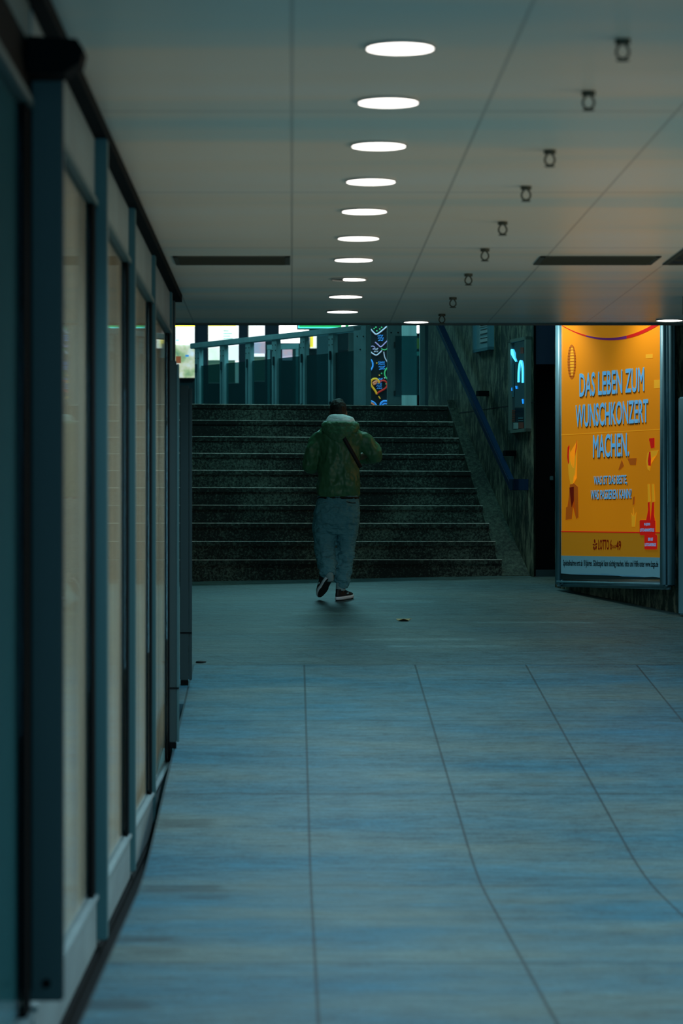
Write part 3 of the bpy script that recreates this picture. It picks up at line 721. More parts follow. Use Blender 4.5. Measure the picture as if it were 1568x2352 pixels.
bm = bmesh.new(); tube(bm, [sw(1175, 803), sw(1177, 812), sw(1180, 822), sw(1184, 830)], [.010, .018, .009, .004], 10); link('glint_tube', bm, M['glint'], T)
for (x, y, h_) in ((1175, 893, 9), (1185, 890, 6), (1200, 922, 10)):
    bm = bmesh.new(); tube(bm, [sw(x-.5, y-h_/2), sw(x+.5, y+h_/2)], [.007, .006], 8, sub=1); link('glint_dot', bm, M['glint_dim'], T)
def spr(n, x0, x1, y0, y1, m, off=.031):
    bm = bmesh.new(); P = [sw(x0, y0, off), sw(x1, y0, off), sw(x1, y1, off), sw(x0, y1, off)]; prism(bm, P, nv*.002); return link(n, bm, m, T)
spr('printed_sheet', 1172, 1180, 835, 912, M['blueframe'])
for k in range(7): spr('red_print', 1175, 1182, 942+k*4, 944+k*4, M['redprint'])
spr('label_sheet', 1179, 1190, 971, 985, M['greyprint']); spr('red_print', 1191, 1202, 970, 984, M['redprint'])
spr('red_print', 1195, 1202, 798, 812, M['redprint'])
spr('grey_print', 1190, 1201, 959, 962, M['blueframe']); spr('grey_print', 1190, 1201, 965, 967, M['blueframe'])

# ============================================================ CONCOURSE: balustrade
BL = Vector((xat(458, 36.3), 36.3)); BR = Vector((xat(835, 33.3), 33.3)); ZR = 4.05
T = thing('balustrade', 'teal steel balustrade with glass panels at the head of the stairs', 'railing', (BL.x, BL.y, 3.04))
q = T.location.copy()
db = (BR-BL).normalized(); nb = Vector((db.y, -db.x));
def bp_(s, z, o=0): p_ = BL+db*s+nb*o; return Vector((p_.x, p_.y, z))-q
Ltot = (BR-BL).length
def bpar(x):
    k = (x-VX)/F; return (k*BL.y-BL.x)/(db.x-k*db.y)
def bbox(n, s0, s1, z0, z1, o0, o1, m, bev=0, par=None):
    bm = bmesh.new(); prism(bm, [bp_(s0, z0, o0), bp_(s1, z0, o0), bp_(s1, z0, o1), bp_(s0, z0, o1)], (0, 0, z1-z0))
    if bev: bmesh.ops.bevel(bm, geom=bm.edges[:], offset=bev, segments=2, affect='EDGES', clamp_overlap=True)
    return link(n, bm, m, par or T)
bbox('handrail', bpar(444), bpar(838), ZR-.035, ZR+.03, -.04, .05, M['post'], .006)
pc = [458.5, 516, 575, 636, 700.5, 766]
for x in pc:
    s = bpar(x); hw = .055
    po = bbox('post', s-hw, s+hw, 3.04, ZR-.035, -.02, .04, M['post'], .004)
    bbox('post_groove', s-.008, s+.008, 3.06, ZR-.25, .04, .043, M['frame'], 0, po)
    for (dz) in (.10, .28):
        for ds in (-.032, .032):
            bm = bmesh.new(); c_ = bp_(s+ds, ZR-.06-dz*.35, .042); cyl(bm, c_, .006, .006, 10, mtx=Matrix.Rotation(P2, 4, 'X')); link('bolt', bm, M['black'], po)
    for zc in (3.55+.22, 3.2):
        bbox('clamp', s-.014, s+.014, zc-.05, zc+.05, .04, .06, M['frame_dark'], .004, po)
# wide end posts
for (x0, x1) in ((820, 849),):
    po = bbox('post', bpar(x0), bpar(x1), 3.04, ZR+.02, -.02, .05, M['post'], .004)
    for (xx, yy) in ((829, 773), (843, 773), (836, 803), (829, 935), (843, 935)):
        s = bpar(xx); D_ = BL.y+db.y*s; bm = bmesh.new(); cyl(bm, bp_(s, zat(yy, D_), .051), .009, .006, 10, mtx=Matrix.Rotation(P2, 4, 'X')); link('bolt', bm, M['black'], po)
edges = pc+[834]
for i in range(len(edges)-1):
    a, b = bpar(edges[i])+.055, bpar(edges[i+1])-.055
    bbox('tinted_panel', a-.02, b+.02, 3.12, 3.80, 0, .01, M['tinted'])
    bbox('clear_panel', a-.02, b+.02, 3.82, ZR-.05, -.01, .0, M['clear'])
# right part: gate beside the hearts banner
T = thing('glass_gate', 'frosted glass gate with a wide steel post at the right of the stair head', 'gate', (xat(889, 33.2), 33.2, 3.04)); q = T.location.copy()
def gb(n, x0, x1, z0, z1, y0, y1, m, bev=.004, D=33.2, par=None):
    return link(n, box((xat(x0, D)-q.x, y0, z0-q.z), (xat(x1, D)-q.x, y1, z1-q.z), bev), m, par or T)
gp = gb('gate_post', 889, 919, 3.04, 4.3, 0, .08, M['post'])
for (xx, yy) in ((898, 764), (914, 764), (898, 932), (914, 932)):
    bm = bmesh.new(); cyl(bm, (xat(xx, 33.2)-q.x, -.003, zat(yy, 33.2)-q.z), .009, .006, 10, mtx=Matrix.Rotation(P2, 4, 'X')); link('bolt', bm, M['black'], gp)
M['frost'] = glass('frosted_panel', (.35, .65, .68), .2, .5, fac=.05)
gb('frosted_panel', 907.5, 966, zat(908, 33.2), zat(772, 33.2), -.04, -.025, M['frost'], 0)
gb('hinge', 904, 908, zat(798, 33.2), zat(786, 33.2), -.05, .0, M['frame_dark']); gb('hinge', 904, 908, zat(909, 33.2), zat(898, 33.2), -.05, .0, M['frame_dark'])
gb('slim_post', 918.5, 922.5, 3.04, 4.3, .05, .09, M['frame_pale'])
o = link('steel_column', box((xat(964, 32.6), 32.6, 3.04), (xat(976, 32.6), 32.75, 6.2), .004), M['post']); tag(o, 'slim teal column between the glass gate and the stone stair wall', 'column')
M['tanwall'] = mat('tan_panelling', (.09, .135, .125), .7, var=((14, 1, .4), .2, 2))
o = link('wall_panelling', box((xat(915, 37), 37.0, 3.04), (xat(957, 37), 37.1, 6.2)), M['tanwall']); tag(o, 'grey boarded wall panel seen behind the frosted gate', 'wall panel')
# lit sign strip beyond the gate
T = thing('sign_pillar', 'slim far pillar with a bright lamp and yellow sign right of the gate', 'pillar', (xat(960.5, 40), 40, 3.04)); q = T.location.copy()
M['bright'] = mat('bright_lamp', (1, 1, 1), .5, emit=(1, .98, .95), es=3)
M['ysign'] = mat('yellow_sign', (.5, .45, .02), .5, emit=(.45, .45, .03), es=.6)
M['gsign'] = mat('pale_green_sign', (.2, .6, .5), .5, emit=(.15, .55, .45), es=.6)
for n, ya, yb, m in (('lamp_panel', 690, 765, M['bright']), ('yellow_sign', 777, 801, M['ysign']), ('pale_sign', 808, 817, M['gsign'])):
    gb(n, 956, 964.5, zat(yb, 40), zat(ya, 40), -.02, .0, m, 0, 40)
gb('pillar_body', 955.5, 965, 3.04, 5.6, 0, .1, M['black'], 0, 40)

# hearts banner
DH = 35.0
T = thing('hearts_banner', 'black banner of colourful iced gingerbread hearts behind the railing', 'banner', (xat(869, DH), DH, 3.04)); q = T.location.copy()
M['bannerblack'] = mat('banner_black', (.006, .006, .010), .5)
pan = gb('banner_panel', 845, 893, 3.04, 4.6, 0, .06, M['bannerblack'], 0, DH)
cols = {'y': (.75, .42, .02), 'r': (.5, .03, .02), 'b': (.05, .32, .85), 'g': (.06, .5, .18), 'w': (.55, .6, .75), 'p': (.4, .3, .6), 'o': (.6, .2, .08)}
for k, v in cols.items(): M['h'+k] = mat('icing_'+k, v, .5, emit=v, es=.30)
def hp(x, y): return Vector((xat(x, DH)-q.x, -.006, zat(y, DH)-q.z))
def icing(n, pts, m, r=.006):
    bm = bmesh.new(); tube(bm, [hp(*p_) for p_ in pts], [r]*len(pts), 6, sub=3); return link(n, bm, m, pan)
def beads(n, pts, m, r=.008):
    bm = bmesh.new()
    for p_ in pts: ellipsoid(bm, hp(*p_), (r, r, r), seg=8)
    return link(n, bm, m, pan)
def heartpts(cx, cy, s, a, k0, k1, n=22):
    out = []
    for k in range(n+1):
        t = k0+(k1-k0)*k/n
        x = 16*math.sin(t)**3; y = -(13*math.cos(t)-5*math.cos(2*t)-2*math.cos(3*t)-math.cos(4*t))
        x, y = x*s/16, y*s/16
        out.append((cx+x*math.cos(a)-y*math.sin(a), cy+x*math.sin(a)+y*math.cos(a)))
    return out
icing('heart_outline', heartpts(869, 886, 19, .22, math.pi, 2*math.pi), M['hy'], .011)
icing('heart_outline', heartpts(869, 886, 19, .22, 0, math.pi), M['hr'], .009)
icing('rose_icing', [(856, 881), (860, 877), (865, 876), (862, 881), (857, 883)], M['ho'], .012)
beads('beaded_rim', [(841+15*math.cos(a), 838+16*math.sin(a)) for a in [-.75+k*.13 for k in range(13)]], M['hb'], .010)
beads('beaded_rim', [(897+14*math.cos(a), 858+15*math.sin(a)) for a in [2.1+k*.15 for k in range(15)]], M['hg'], .009)
beads('beaded_rim', [(884+11*math.cos(a), 932+11*math.sin(a)) for a in [2.6+k*.22 for k in range(16)]], M['hb'], .012)
beads('beaded_rim', [(884+6*math.cos(a), 933+6*math.sin(a)) for a in [2.8+k*.3 for k in range(9)]], M['hb'], .010)
for r_, mm in ((16, 'hb'), (12, 'ho'), (6, 'hy')):
    icing('striped_rim', [(849+r_*math.cos(a), 938+r_*1.05*math.sin(a)) for a in [-1.4+k*.16 for k in range(9)]], M[mm], .010)
icing('heart_outline', [(851, 756), (858, 764), (864, 768), (874, 762), (888, 750)], M['hw'], .008)
beads('icing_dots', [(859, 755), (865, 760), (872, 756), (863, 752), (876, 752)], M['hg'], .009)
icing('heart_outline', [(861, 786), (868, 792), (874, 797), (882, 790), (890, 782)], M['hp'], .007)
icing('heart_outline', [(849, 807), (857, 813), (864, 816), (871, 811), (877, 805)], M['hw'], .007)
icing('heart_outline', [(881, 808), (883, 820), (887, 828), (891, 834)], M['hw'], .005)
icing('heart_outline', [(875, 801), (883, 804), (890, 800)], M['hg'], .006)
icing('icing_scroll', [(850, 797), (856, 795), (861, 799), (855, 802)], M['hp'], .004)
rnd = random.Random(3)
for (cx, cy, w_, rows, mm) in ((873, 779, 12, 3, 'hb'), (875, 842, 14, 4, 'hb'), (869, 884, 14, 5, 'hb'), (862, 807, 8, 2, 'hw')):
    bm = bmesh.new()
    for r_ in range(rows):
        x = cx-w_/2+r_*.8; y = cy+(r_-rows/2)*5.2
        while x < cx+w_/2:
            dx = rnd.uniform(1.5, 3); dy = rnd.uniform(-2, 2)
            tube(bm, [hp(x, y+1.5), hp(x+dx*.5, y+dy), hp(x+dx, y-1.2)], [.0035]*3, 5, sub=2); x += dx+.6
    link('iced_writing', bm, M[mm], pan)
icing('cone_icing', [(869, 910), (873, 916)], M['hy'], .007)
for (x, y, c) in ((865, 834, 'y'), (876, 858, 'g'), (871, 862, 'y'), (886, 882, 'g'), (883, 868, 'w')): beads('icing_dots', [(x, y)], M['h'+c], .008)

# ---- backlit maps and displays on the back wall
DB = 43.8
def maps_material(name, base, seed, sc=2.2, stren=1.6):
    m = bpy.data.materials.new(name); m.use_nodes = True; nt = m.node_tree; b = nt.nodes['Principled BSDF']
    tc = nt.nodes.new('ShaderNodeTexCoord'); mp = nt.nodes.new('ShaderNodeMapping'); mp.inputs['Location'].default_value = (seed, seed, 0); nt.links.new(tc.outputs['Object'], mp.inputs[0])
    n = nt.nodes.new('ShaderNodeTexNoise'); n.inputs['Scale'].default_value = sc*2; n.inputs['Detail'].default_value = 4; nt.links.new(mp.outputs[0], n.inputs['Vector'])
    r = nt.nodes.new('ShaderNodeValToRGB'); nt.links.new(n.outputs[0], r.inputs[0]); cr = r.color_ramp; cr.elements[0].position = .3; cr.elements[1].position = .75
    cr.elements[0].color = (*base[0], 1); cr.elements[1].color = (*base[-1], 1)
    for i in range(1, len(base)-1):
        e = cr.elements.new(.3+.45*i/(len(base)-1)); e.color = (*base[i], 1)
    nt.links.new(r.outputs[0], b.inputs['Base Color']); nt.links.new(r.outputs[0], b.inputs['Emission Color']); b.inputs['Emission Strength'].default_value = stren
    return m
M['map'] = maps_material('city_map_print', [(.08, .22, .16), (.25, .42, .22), (.5, .6, .45), (.55, .75, .85), (.5, .5, .4)], 3, 2.2, 1.0)
M['mapwhite'] = maps_material('pale_map_print', [(.7, .9, .75), (.9, 1, .95), (.85, .95, 1), (1, 1, .9)], 9, 1.2, 1.3)
M['pink'] = maps_material('pink_display_print', [(.5, .3, .5), (.75, .55, .65), (.35, .6, .85), (.6, .8, .9)], 5, 1.2, .8)
M['ybar'] = mat('yellow_header', (.8, .7, .02), .5, emit=(.9, .8, .05), es=1.3)
M['bluebox'] = mat('blue_marker', (.03, .25, .6), .5, emit=(.03, .3, .8), es=.8)
M['mapgreen'] = mat('muted_green_map', (.10, .26, .20), .5, emit=(.12, .3, .22), es=.35)
def display(lab, x0, x1, y0, ybot, m, yhead=None, extra=(), name='backlit_map'):
    T = thing(name, lab, 'lit display', (xat((x0+x1)/2, DB), DB, zat(ybot, DB)), 'backlit displays in the upper concourse'); q_ = T.location.copy()
    def bb(n, a, b, c, d, m_, o=0.0): return link(n, box((xat(a, DB)-q_.x, -.04-o, zat(d, DB)-q_.z), (xat(b, DB)-q_.x, -.005-o, zat(c, DB)-q_.z)), m_, T)
    link('display_casing', box((xat(x0-1.5, DB)-q_.x, -.02, zat(ybot+1.5, DB)-q_.z), (xat(x1+1.5, DB)-q_.x, .199, zat(y0-2, DB)-q_.z)), M['navy'], T)
    bb('display_panel', x0, x1, y0, ybot, m, .02)
    for (n, a, b, c, d, m_) in extra: bb(n, a, b, c, d, m_, .05)
    return T
display('backlit city map with yellow header, at the far left above the stairs', 394, 447, 700, 868, M['map'], extra=(('white_field', 394, 447, 700, 792, M['mapwhite']), ('header_bar', 398, 447, 742, 751, M['ybar']),
        ('marker', 404, 411, 781, 784, M['bluebox']), ('marker', 437, 446, 797, 801, M['bluebox']), ('marker', 426, 434, 816, 820, M['bluebox']), ('orange_patch', 404, 416, 819, 835, M['ho'])))
ex = [('header_bar', 479, 542, 742, 749.5, M['ybar']), ('map_lower', 470, 540, 828, 880, M['mapgreen'])]
for k in range(6): ex.append(('text_line', 513, 513+(12, 20, 16, 22, 14, 18)[k], 760+k*6, 761.6+k*6, M['gsign']))
display('backlit white route plan with small text lines, second display from the left', 478, 548, 700, 880, M['mapwhite'], extra=tuple(ex))
display('narrow backlit white and pink display, third from the left', 571, 608, 700, 876, M['mapwhite'], extra=(('pink_field', 571, 616, 785, 813, M['pink']), ('map_lower', 571, 608, 820, 876, M['mapgreen'])))
display('wide glowing white panel above the slanting handrail', 641, 709, 700, 788, M['bright'], name='lit_panel')
display('small yellow and white lit panel seen between railing posts', 712, 729, 771, 800, M['mapwhite'], extra=(('yellow_half', 712, 719, 771, 798, M['ybar']),), name='lit_panel')
display('small pinkish lit panel low between railing posts', 648, 671, 802, 828, M['pink'], name='lit_panel')
# dark navy columns between the displays
for (x0, x1, lab) in ((449, 477, 'dark navy column right of the city map'), (549, 569, 'dark navy column between the route plan and the narrow display'), (609, 640, 'dark navy column left of the wide glowing panel')):
    D_ = 42.5; bm = box((xat(x0, D_), D_, 3.04), (xat(x1, D_), D_+.3, 6.2), .02); o = link('concourse_column', bm, M['navy']); tag(o, lab, 'column', 'navy columns in the concourse')
# grey wall fields behind the railing
for (x0, x1, yt, lab) in ((672, 700, 800, 'grey upright panel behind the railing, left one'), (727, 765, 760, 'dark teal upright panel behind the railing'), (800, 822, 770, 'pale grey upright panel left of the wide railing post')):
    D_ = 41.5; o = link('wall_panel', box((xat(x0, D_), D_, 3.04), (xat(x1, D_), D_+.1, zat(yt, D_) if yt > 790 else 6.2)), M['tanwall'] if x0 != 727 else M['frame']); tag(o, lab, 'wall panel')
bm = prism(bmesh.new(), [px(613, 792, 39), px(686, 789, 39), px(686, 801, 39), px(613, 803, 39)], (0, .08, 0))
for xx in (617, 682): addbox(bm, (xat(xx-3, 39), 39.01, 3.04), (xat(xx+3, 39), 39.07, zat(800, 39)))
o = link('side_rail', bm, M['post']); tag(o, 'short second handrail behind the balustrade', 'railing')
# green exit sign hanging over the concourse
T = thing('exit_sign', 'long green lit hanging sign cut off by the ceiling edge', 'sign', (xat(766, 34.5), 34.5, zat(751, 34.5))); q = T.location.copy()
M['green'] = mat('green_sign', (.03, .4, .12), .5, emit=(.02, .42, .10), es=1.0); M['cyan'] = mat('cyan_rim', (.1, .8, .8), .5, emit=(.10, .85, .85), es=1.0)
def eb(n, a, b, c, d, y0, y1, m): return link(n, box((xat(a, 34.5)-q.x, y0, zat(d, 34.5)-q.z), (xat(b, 34.5)-q.x, y1, zat(c, 34.5)-q.z), 0), m, T)
eb('sign_casing', 682, 850, 690, 756, 0, .1, M['frame_dark']); eb('sign_rim', 684.5, 847.5, 695, 754, -.006, 0, M['cyan']); eb('sign_face', 687, 845, 700, 751.5, -.012, -.006, M['green'])
eb('arrow_mark', 784, 793, 742, 751, -.016, -.012, M['bright']); eb('arrow_mark', 800, 833, 742, 751, -.016, -.012, M['bright'])
for xx in (700, 830): link('hanger_rod', box((xat(xx-1, 34.5)-q.x, .04, zat(690, 34.5)-q.z), (xat(xx+1, 34.5)-q.x, .06, 6.205-q.z)), M['frame_dark'], T)

# ============================================================ SMALL FLOOR ITEMS
Dl = 24.8; T = None
bm = bmesh.new(); n = 16; top = []
for k in range(n):
    a = 2*math.pi*k/n; rr = 1+.15*math.sin(5*a)
    top.append(bm.verts.new((.055*math.cos(a)*rr, .06*math.sin(a)*rr, .006+.008*math.sin(3*a))))
c = bm.verts.new((0, 0, .012))
for k in range(n): bm.faces.new((c, top[k], top[(k+1) % n]))
ex_ = bmesh.ops.extrude_face_region(bm, geom=bm.faces[:])
for v in ex_['geom']:
    if isinstance(v, bmesh.types.BMVert): v.co.z -= .003
tube(bm, [(.05, 0, .008), (.075, .01, .012)], [.002, .0015], 6)
M['leaf'] = mat('dry_leaf', (.42, .36, .16), .7)
o = link('dry_leaf', bm, M['leaf']); o.location = (xat(926, Dl), Dl, fz(Dl)+.001); tag(o, 'small pale dry leaf lying on the floor right of the person', 'leaf')
Dl = 22.3
bm = bmesh.new(); ellipsoid(bm, (0, 0, .006), (.035, .03, .009)); ellipsoid(bm, (.02, .01, .006), (.025, .02, .006)); M['litter'] = mat('dark_litter', (.01, .02, .02), .8)
o = link('floor_litter', bm, M['litter'], smooth=True); o.location = (xat(460, Dl), Dl, fz(Dl)); tag(o, 'tiny dark scrap on the floor right of the farther dark board', 'litter')

# ============================================================ PERSON
DP = 26.2
PR = thing('person', 'person walking away in a green hooded jacket and baggy grey-blue trousers, head bowed', 'person', (xat(770, DP), DP, fz(DP)))
fabric = ((9, 9, 22), .9, .012)
M['jacket'] = mat('green_jacket', (.058, .190, .085), .42, bump=((5, 5, 3.2), 1.0, .10))
M['hood'] = mat('green_hood', (.060, .195, .09), .5, bump=((9, 9, 14), .8, .03))
M['fleece'] = mat('pale_inner_hood', (.85, 1.0, 1.0), .85, bump=((25, 25, 25), .6, .01))
M['trousers'] = mat('grey_blue_trousers', (.10, .32, .38), .85, bump=((7, 7, 16), 1.0, .06))
M['skin'] = mat('skin', (.22, .12, .08), .55)
M['hair'] = mat('dark_hair', (.010, .010, .007), .6, bump=((60, 60, 12), .8, .01))
M['strap'] = mat('black_strap', (.004, .005, .006), .6)
M['shoeblack'] = mat('black_shoe', (.008, .012, .014), .5)
M['shoewhite'] = mat('white_shoe', (.85, .95, 1), .5)
M['sole'] = mat('dark_outsole', (.008, .02, .020), .8, var=((50, 50, 50), .3, 1))
M['sock'] = mat('pale_sock', (.25, .42, .44), .9)

# body, one continuous surface
bm = bmesh.new()
tube(bm, [(.025, 0, .86), (.025, .0, 1.05), (.03, -.005, 1.25), (.03, -.02, 1.42), (.03, -.02, 1.50)], [.13, .115, .13, .13, .07], 18, .72)
tube(bm, [(.03, -.02, 1.46), (.026, .0, 1.58), (.024, .03, 1.64)], [.055, .052, .052], 16)
rh = Matrix.Rotation(math.radians(-22), 4, 'X')
hc = Vector((.024, .045, 1.668))
ellipsoid(bm, hc, (.070, .088, .093), rh)
ellipsoid(bm, hc+Vector((0, .052, -.052)), (.048, .045, .058), rh)          # jaw
ellipsoid(bm, hc+Vector((0, .105, -.055)), (.012, .020, .022), rh)          # nose
ellipsoid(bm, hc+Vector((0, .088, -.012)), (.045, .014, .012), rh)          # brow
ellipsoid(bm, hc+Vector((0, .085, -.092)), (.022, .012, .007), rh)          # lips
for s in (-1, 1): ellipsoid(bm, hc+Vector((s*.072, .004, -.028)), (.010, .018, .030), rh)   # ears
def arm(sh, el, wr, hd, s):
    tube(bm, [sh, el], [.048, .040], 14, sub=3); tube(bm, [el, wr], [.040, .026], 14, sub=3)
    d = (Vector(hd)-Vector(wr)).normalized(); side = Vector((s, 0, 0)); palm = Vector(wr)+d*.055
    tube(bm, [wr, palm, palm+d*.035], [.024, .038, .036], 12, .5, sub=3)
    up3 = d.cross(side).normalized()
    for k, ln in enumerate((.036, .042, .039, .030)):
        b0 = palm+d*.028+up3*(.027-.018*k)
        tube(bm, [b0, b0+d*ln, b0+d*(ln*1.4)-side*.030, b0+d*(ln*1.1)-side*.052], [.009, .0085, .008, .007], 8, sub=3)
    tb = Vector(wr)+d*.03+up3*.025
    tube(bm, [tb, tb+up3*.03+d*.02-side*.01, tb+up3*.035+d*.045-side*.03], [.011, .010, .008], 8, sub=3)
arm((-.15, -.01, 1.43), (-.215, .03, 1.20), (-.09, .27, 1.235), (-.03, .36, 1.27), -1)
arm((.23, -.01, 1.43), (.345, .04, 1.285), (.15, .27, 1.245), (.08, .36, 1.27), 1)
tube(bm, [(-.06, 0, .88), (-.085, .06, .50), (-.062, -.085, .26), (-.056, -.09, .215)], [.09, .055, .034, .030], 16)
tube(bm, [(.10, 0, .88), (.085, .04, .50), (.052, .0, .14), (.048, .0, .07)], [.09, .055, .034, .030], 16)
body = link('body', bm, M['skin'], PR, True); remesh(body, .0055, 2)
# eyes
M['eye'] = mat('eye_white', (.7, .7, .68), .3)
for s in (-1, 1):
    bm = bmesh.new(); ellipsoid(bm, hc+Vector((s*.028, .082, -.028)), (.012, .010, .009), seg=12); link('eye', bm, M['eye'], PR, True)
# hair
bm = bmesh.new()
ellipsoid(bm, hc+Vector((0, -.012, .010)), (.076, .088, .090), rh)
ellipsoid(bm, hc+Vector((0, -.045, -.035)), (.066, .052, .060))
ellipsoid(bm, hc+Vector((.010, .0, .088)), (.034, .04, .016))
ellipsoid(bm, hc+Vector((-.02, .02, .078)), (.034, .04, .018))
ellipsoid(bm, hc+Vector((.004, -.055, -.075)), (.05, .03, .04))
hair = link('hair', bm, M['hair'], PR, True); remesh(hair, .006, 2, (.02, .008))
# jacket
bm = bmesh.new()
loft(bm, [(.025, .0, .900, .178, .118), (.026, 0, .925, .190, .130), (.028, -.005, 1.00, .192, .138), (.028, -.008, 1.10, .180, .138), (.032, -.012, 1.22, .176, .138), (.035, -.02, 1.33, .190, .140), (.035, -.025, 1.41, .218, .132), (.035, -.025, 1.455, .210, .112), (.035, -.02, 1.505, .160, .090), (.035, -.01, 1.545, .085, .075)], pw=2.3)
tube(bm, [(-.10, -.015, 1.415), (-.170, -.01, 1.36), (-.205, .0, 1.27), (-.218, .03, 1.195), (-.195, .12, 1.185), (-.125, .24, 1.225)], [.078, .082, .076, .074, .066, .050], 20)
tube(bm, [(.175, -.015, 1.415), (.258, -.01, 1.385), (.318, .005, 1.325), (.348, .035, 1.275), (.310, .13, 1.255), (.195, .25, 1.245)], [.078, .084, .078, .070, .062, .048], 20)
jk = link('jacket', bm, M['jacket'], PR, True); remesh(jk, .009, 3, (.15, .055))
bm = bmesh.new(); loft(bm, [(.025, 0, .886, .180, .122), (.025, 0, .896, .187, .129), (.025, 0, .906, .180, .122)], pw=2.3)
link('hem_cord', bm, M['strap'], jk, True)
# hood
bm = bmesh.new()
loft(bm, [(.025, -.150, 1.370, .018, .014), (.028, -.145, 1.390, .055, .032), (.035, -.135, 1.425, .100, .050), (.040, -.118, 1.465, .142, .066), (.042, -.095, 1.505, .168, .080), (.042, -.07, 1.545, .168, .092), (.042, -.06, 1.565, .14, .09)])
hd = link('hood', bm, M['hood'], PR, True); remesh(hd, .009, 3, (.05, .018))
bm = bmesh.new()
loft(bm, [(.042, -.055, 1.545, .135, .088), (.042, -.05, 1.575, .128, .085), (.030, -.04, 1.605, .098, .075), (.020, -.03, 1.622, .075, .066), (.018, -.02, 1.630, .05, .05)])
ellipsoid(bm, (.112, -.045, 1.575), (.055, .06, .040))
il = link('inner_hood', bm, M['fleece'], hd, True); remesh(il, .008, 3, (.04, .008))
# strap over the back
bm = bmesh.new(); rows = []
for k in range(13):
    s = k/12; x = .065+.155*s; z = 1.43-.27*s
    yb = -.02-.142*math.sqrt(max(.0, 1-((x-.033)/.205)**2.4))-.018
    d3 = Vector((.16, 0, -.27)).normalized(); sd = Vector((d3.z, 0, -d3.x))*-.017
    c_ = Vector((x, yb, z)); rows.append((c_-sd, c_+sd, c_+sd+Vector((0, .012, 0)), c_-sd+Vector((0, .012, 0))))
prev = None
for r_ in rows:
    v = [bm.verts.new(p_) for p_ in r_]
    if prev:
        for j in range(4): bm.faces.new((prev[j], prev[(j+1) % 4], v[(j+1) % 4], v[j]))
    else: bm.faces.new(v)
    prev = v
bm.faces.new(prev[::-1]); link('shoulder_strap', bm, M['strap'], PR, True)
# trousers
bm = bmesh.new()
loft(bm, [(.012, .012, .58, .140, .085), (.014, .01, .63, .180, .115), (.016, 0, .70, .196, .135), (.018, 0, .76, .200, .140), (.020, 0, .84, .192, .132), (.024, 0, .92, .175, .115)], pw=2.4)
tube(bm, [(-.075, 0, .80), (-.094, .02, .66), (-.094, .045, .53), (-.090, .04, .46), (-.084, .01, .40), (-.078, -.025, .345), (-.074, -.05, .315), (-.070, -.07, .280), (-.066, -.085, .250), (-.060, -.102, .235), (-.056, -.110, .222)], [.105, .108, .098, .092, .096, .082, .090, .070, .076, .058, .052], 22)
tube(bm, [(.110, 0, .80), (.112, .02, .66), (.100, .04, .53), (.094, .035, .45), (.086, .025, .385), (.078, .015, .32), (.072, .006, .27), (.068, .0, .225), (.062, -.003, .18), (.060, -.003, .145), (.058, -.003, .110)], [.098, .096, .086, .080, .086, .074, .078, .066, .074, .056, .048], 22)
tr = link('trousers', bm, M['trousers'], PR, True); remesh(tr, .008, 3, (.055, .034))
bm = bmesh.new(); tube(bm, [(.095, -.148, .862), (.135, -.140, .852), (.175, -.112, .852)], [.004]*3, 8); link('pocket_edge', bm, M['strap'], tr, True)
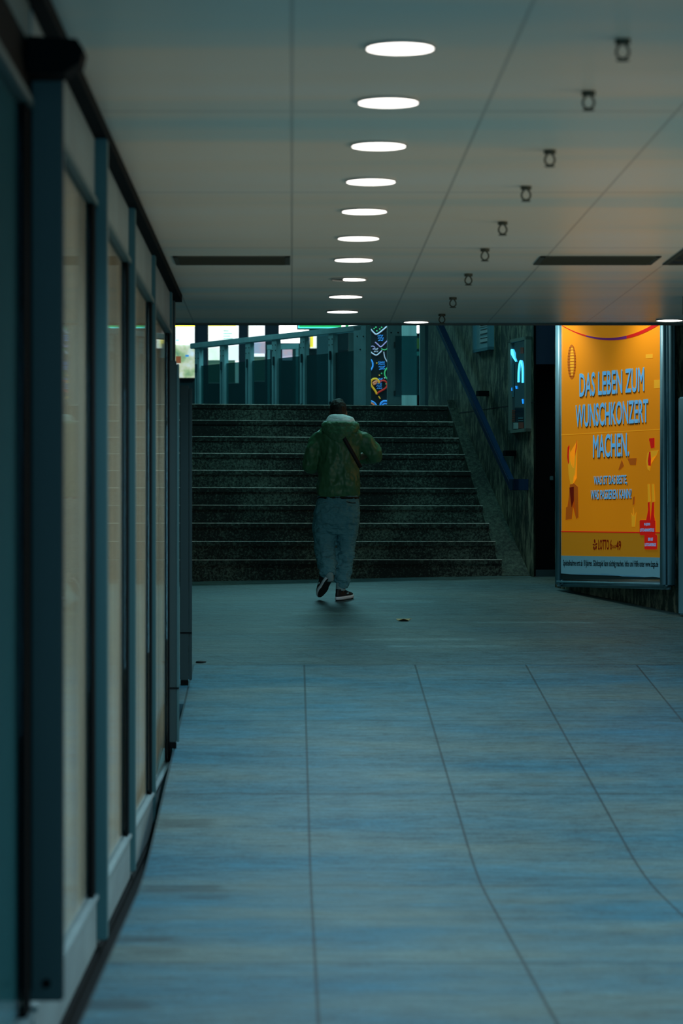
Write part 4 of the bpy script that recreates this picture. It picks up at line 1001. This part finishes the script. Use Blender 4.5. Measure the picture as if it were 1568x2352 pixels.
# shoes: local +y = toe
def shoe(mtx, sockpts=None):
    n = 26
    def outline(sx, sy, yo=0):
        pts = []
        for k in range(n):
            a = 2*math.pi*k/n; yy = math.sin(a); xx = math.cos(a)
            wdt = .052 if yy > 0 else .044
            wdt *= (1-.25*math.exp(-((yy+.1)/.3)**2)*.5)
            pts.append((xx*wdt*sx, yy*.138*sy+yo))
        return pts
    def slab(z0, z1, s0=1, s1=1):
        b = bmesh.new(); A_ = [b.verts.new(mtx @ Vector((x, y, z0))) for x, y in outline(s0, s0)]
        mid = [b.verts.new(mtx @ Vector((x, y, (z0+z1)/2))) for x, y in outline(s0*1.03, s0*1.02)]
        B_ = [b.verts.new(mtx @ Vector((x, y, z1))) for x, y in outline(s1, s1)]
        b.faces.new(A_); b.faces.new(B_[::-1])
        for lo1, hi1 in ((A_, mid), (mid, B_)):
            for k in range(n): b.faces.new((lo1[k], hi1[k], hi1[(k+1) % n], lo1[(k+1) % n]))
        return b
    b = bmesh.new()
    # upper, stacked rings rising to the heel opening
    prev = None
    for (z, s, ys_, yo) in ((.030, .97, .97, 0), (.045, .95, .95, -.004), (.058, .86, .84, -.018), (.070, .74, .66, -.040), (.085, .70, .48, -.062), (.100, .68, .42, -.070)):
        ring = [b.verts.new(mtx @ Vector((x*s/1, y*ys_+yo, z+(.0 if y < 0 else 0)))) for x, y in outline(1, 1)]
        if prev:
            for k in range(n): b.faces.new((prev[k], prev[(k+1) % n], ring[(k+1) % n], ring[k]))
        else: b.faces.new(ring[::-1])
        prev = ring
    b.faces.new(prev)
    up_o = link('sneaker', b, M['shoeblack'], PR, True)
    link('midsole', slab(.008, .036, 1.0, .99), M['shoewhite'], up_o, True)
    link('outsole', slab(-.002, .010, .93, .98), M['sole'], up_o)
    b = bmesh.new()
    for sx in (-1, 1): ellipsoid(b, mtx @ Vector((sx*.036, .0, .056)), (.010, .016, .008), mtx.to_3x3().to_4x4())
    link('side_patch', b, M['sock'], up_o, True)
    b = bmesh.new(); tube(b, sockpts or [mtx @ Vector((0, -.062, .085)), mtx @ Vector((0, -.060, .115)), mtx @ Vector((0, -.055, .150))], [.034, .037, .034] if sockpts else [.042, .043, .043], 16); link('sock', b, M['sock'], up_o, True)
pit = math.atan(.1)
shoe(Matrix.Translation((.078, .052, .006)) @ Matrix.Rotation(pit, 4, 'X') @ Matrix.Rotation(math.radians(-32), 4, 'Z'))
# rear foot, heel lifted: toe near the ground
toe = Vector((-.132, .03, .030)); heel = Vector((-.046, -.125, .195))
yv = (toe-heel).normalized(); zv = Vector((-.50, .5, 1)); zv = (zv-yv*zv.dot(yv)).normalized(); xv = yv.cross(zv)
R3 = Matrix((xv, yv, zv)).transposed().to_4x4()
shoe(Matrix.Translation((toe+heel)/2) @ R3, [(-.050, -.090, .175), (-.054, -.104, .215), (-.058, -.104, .262)])
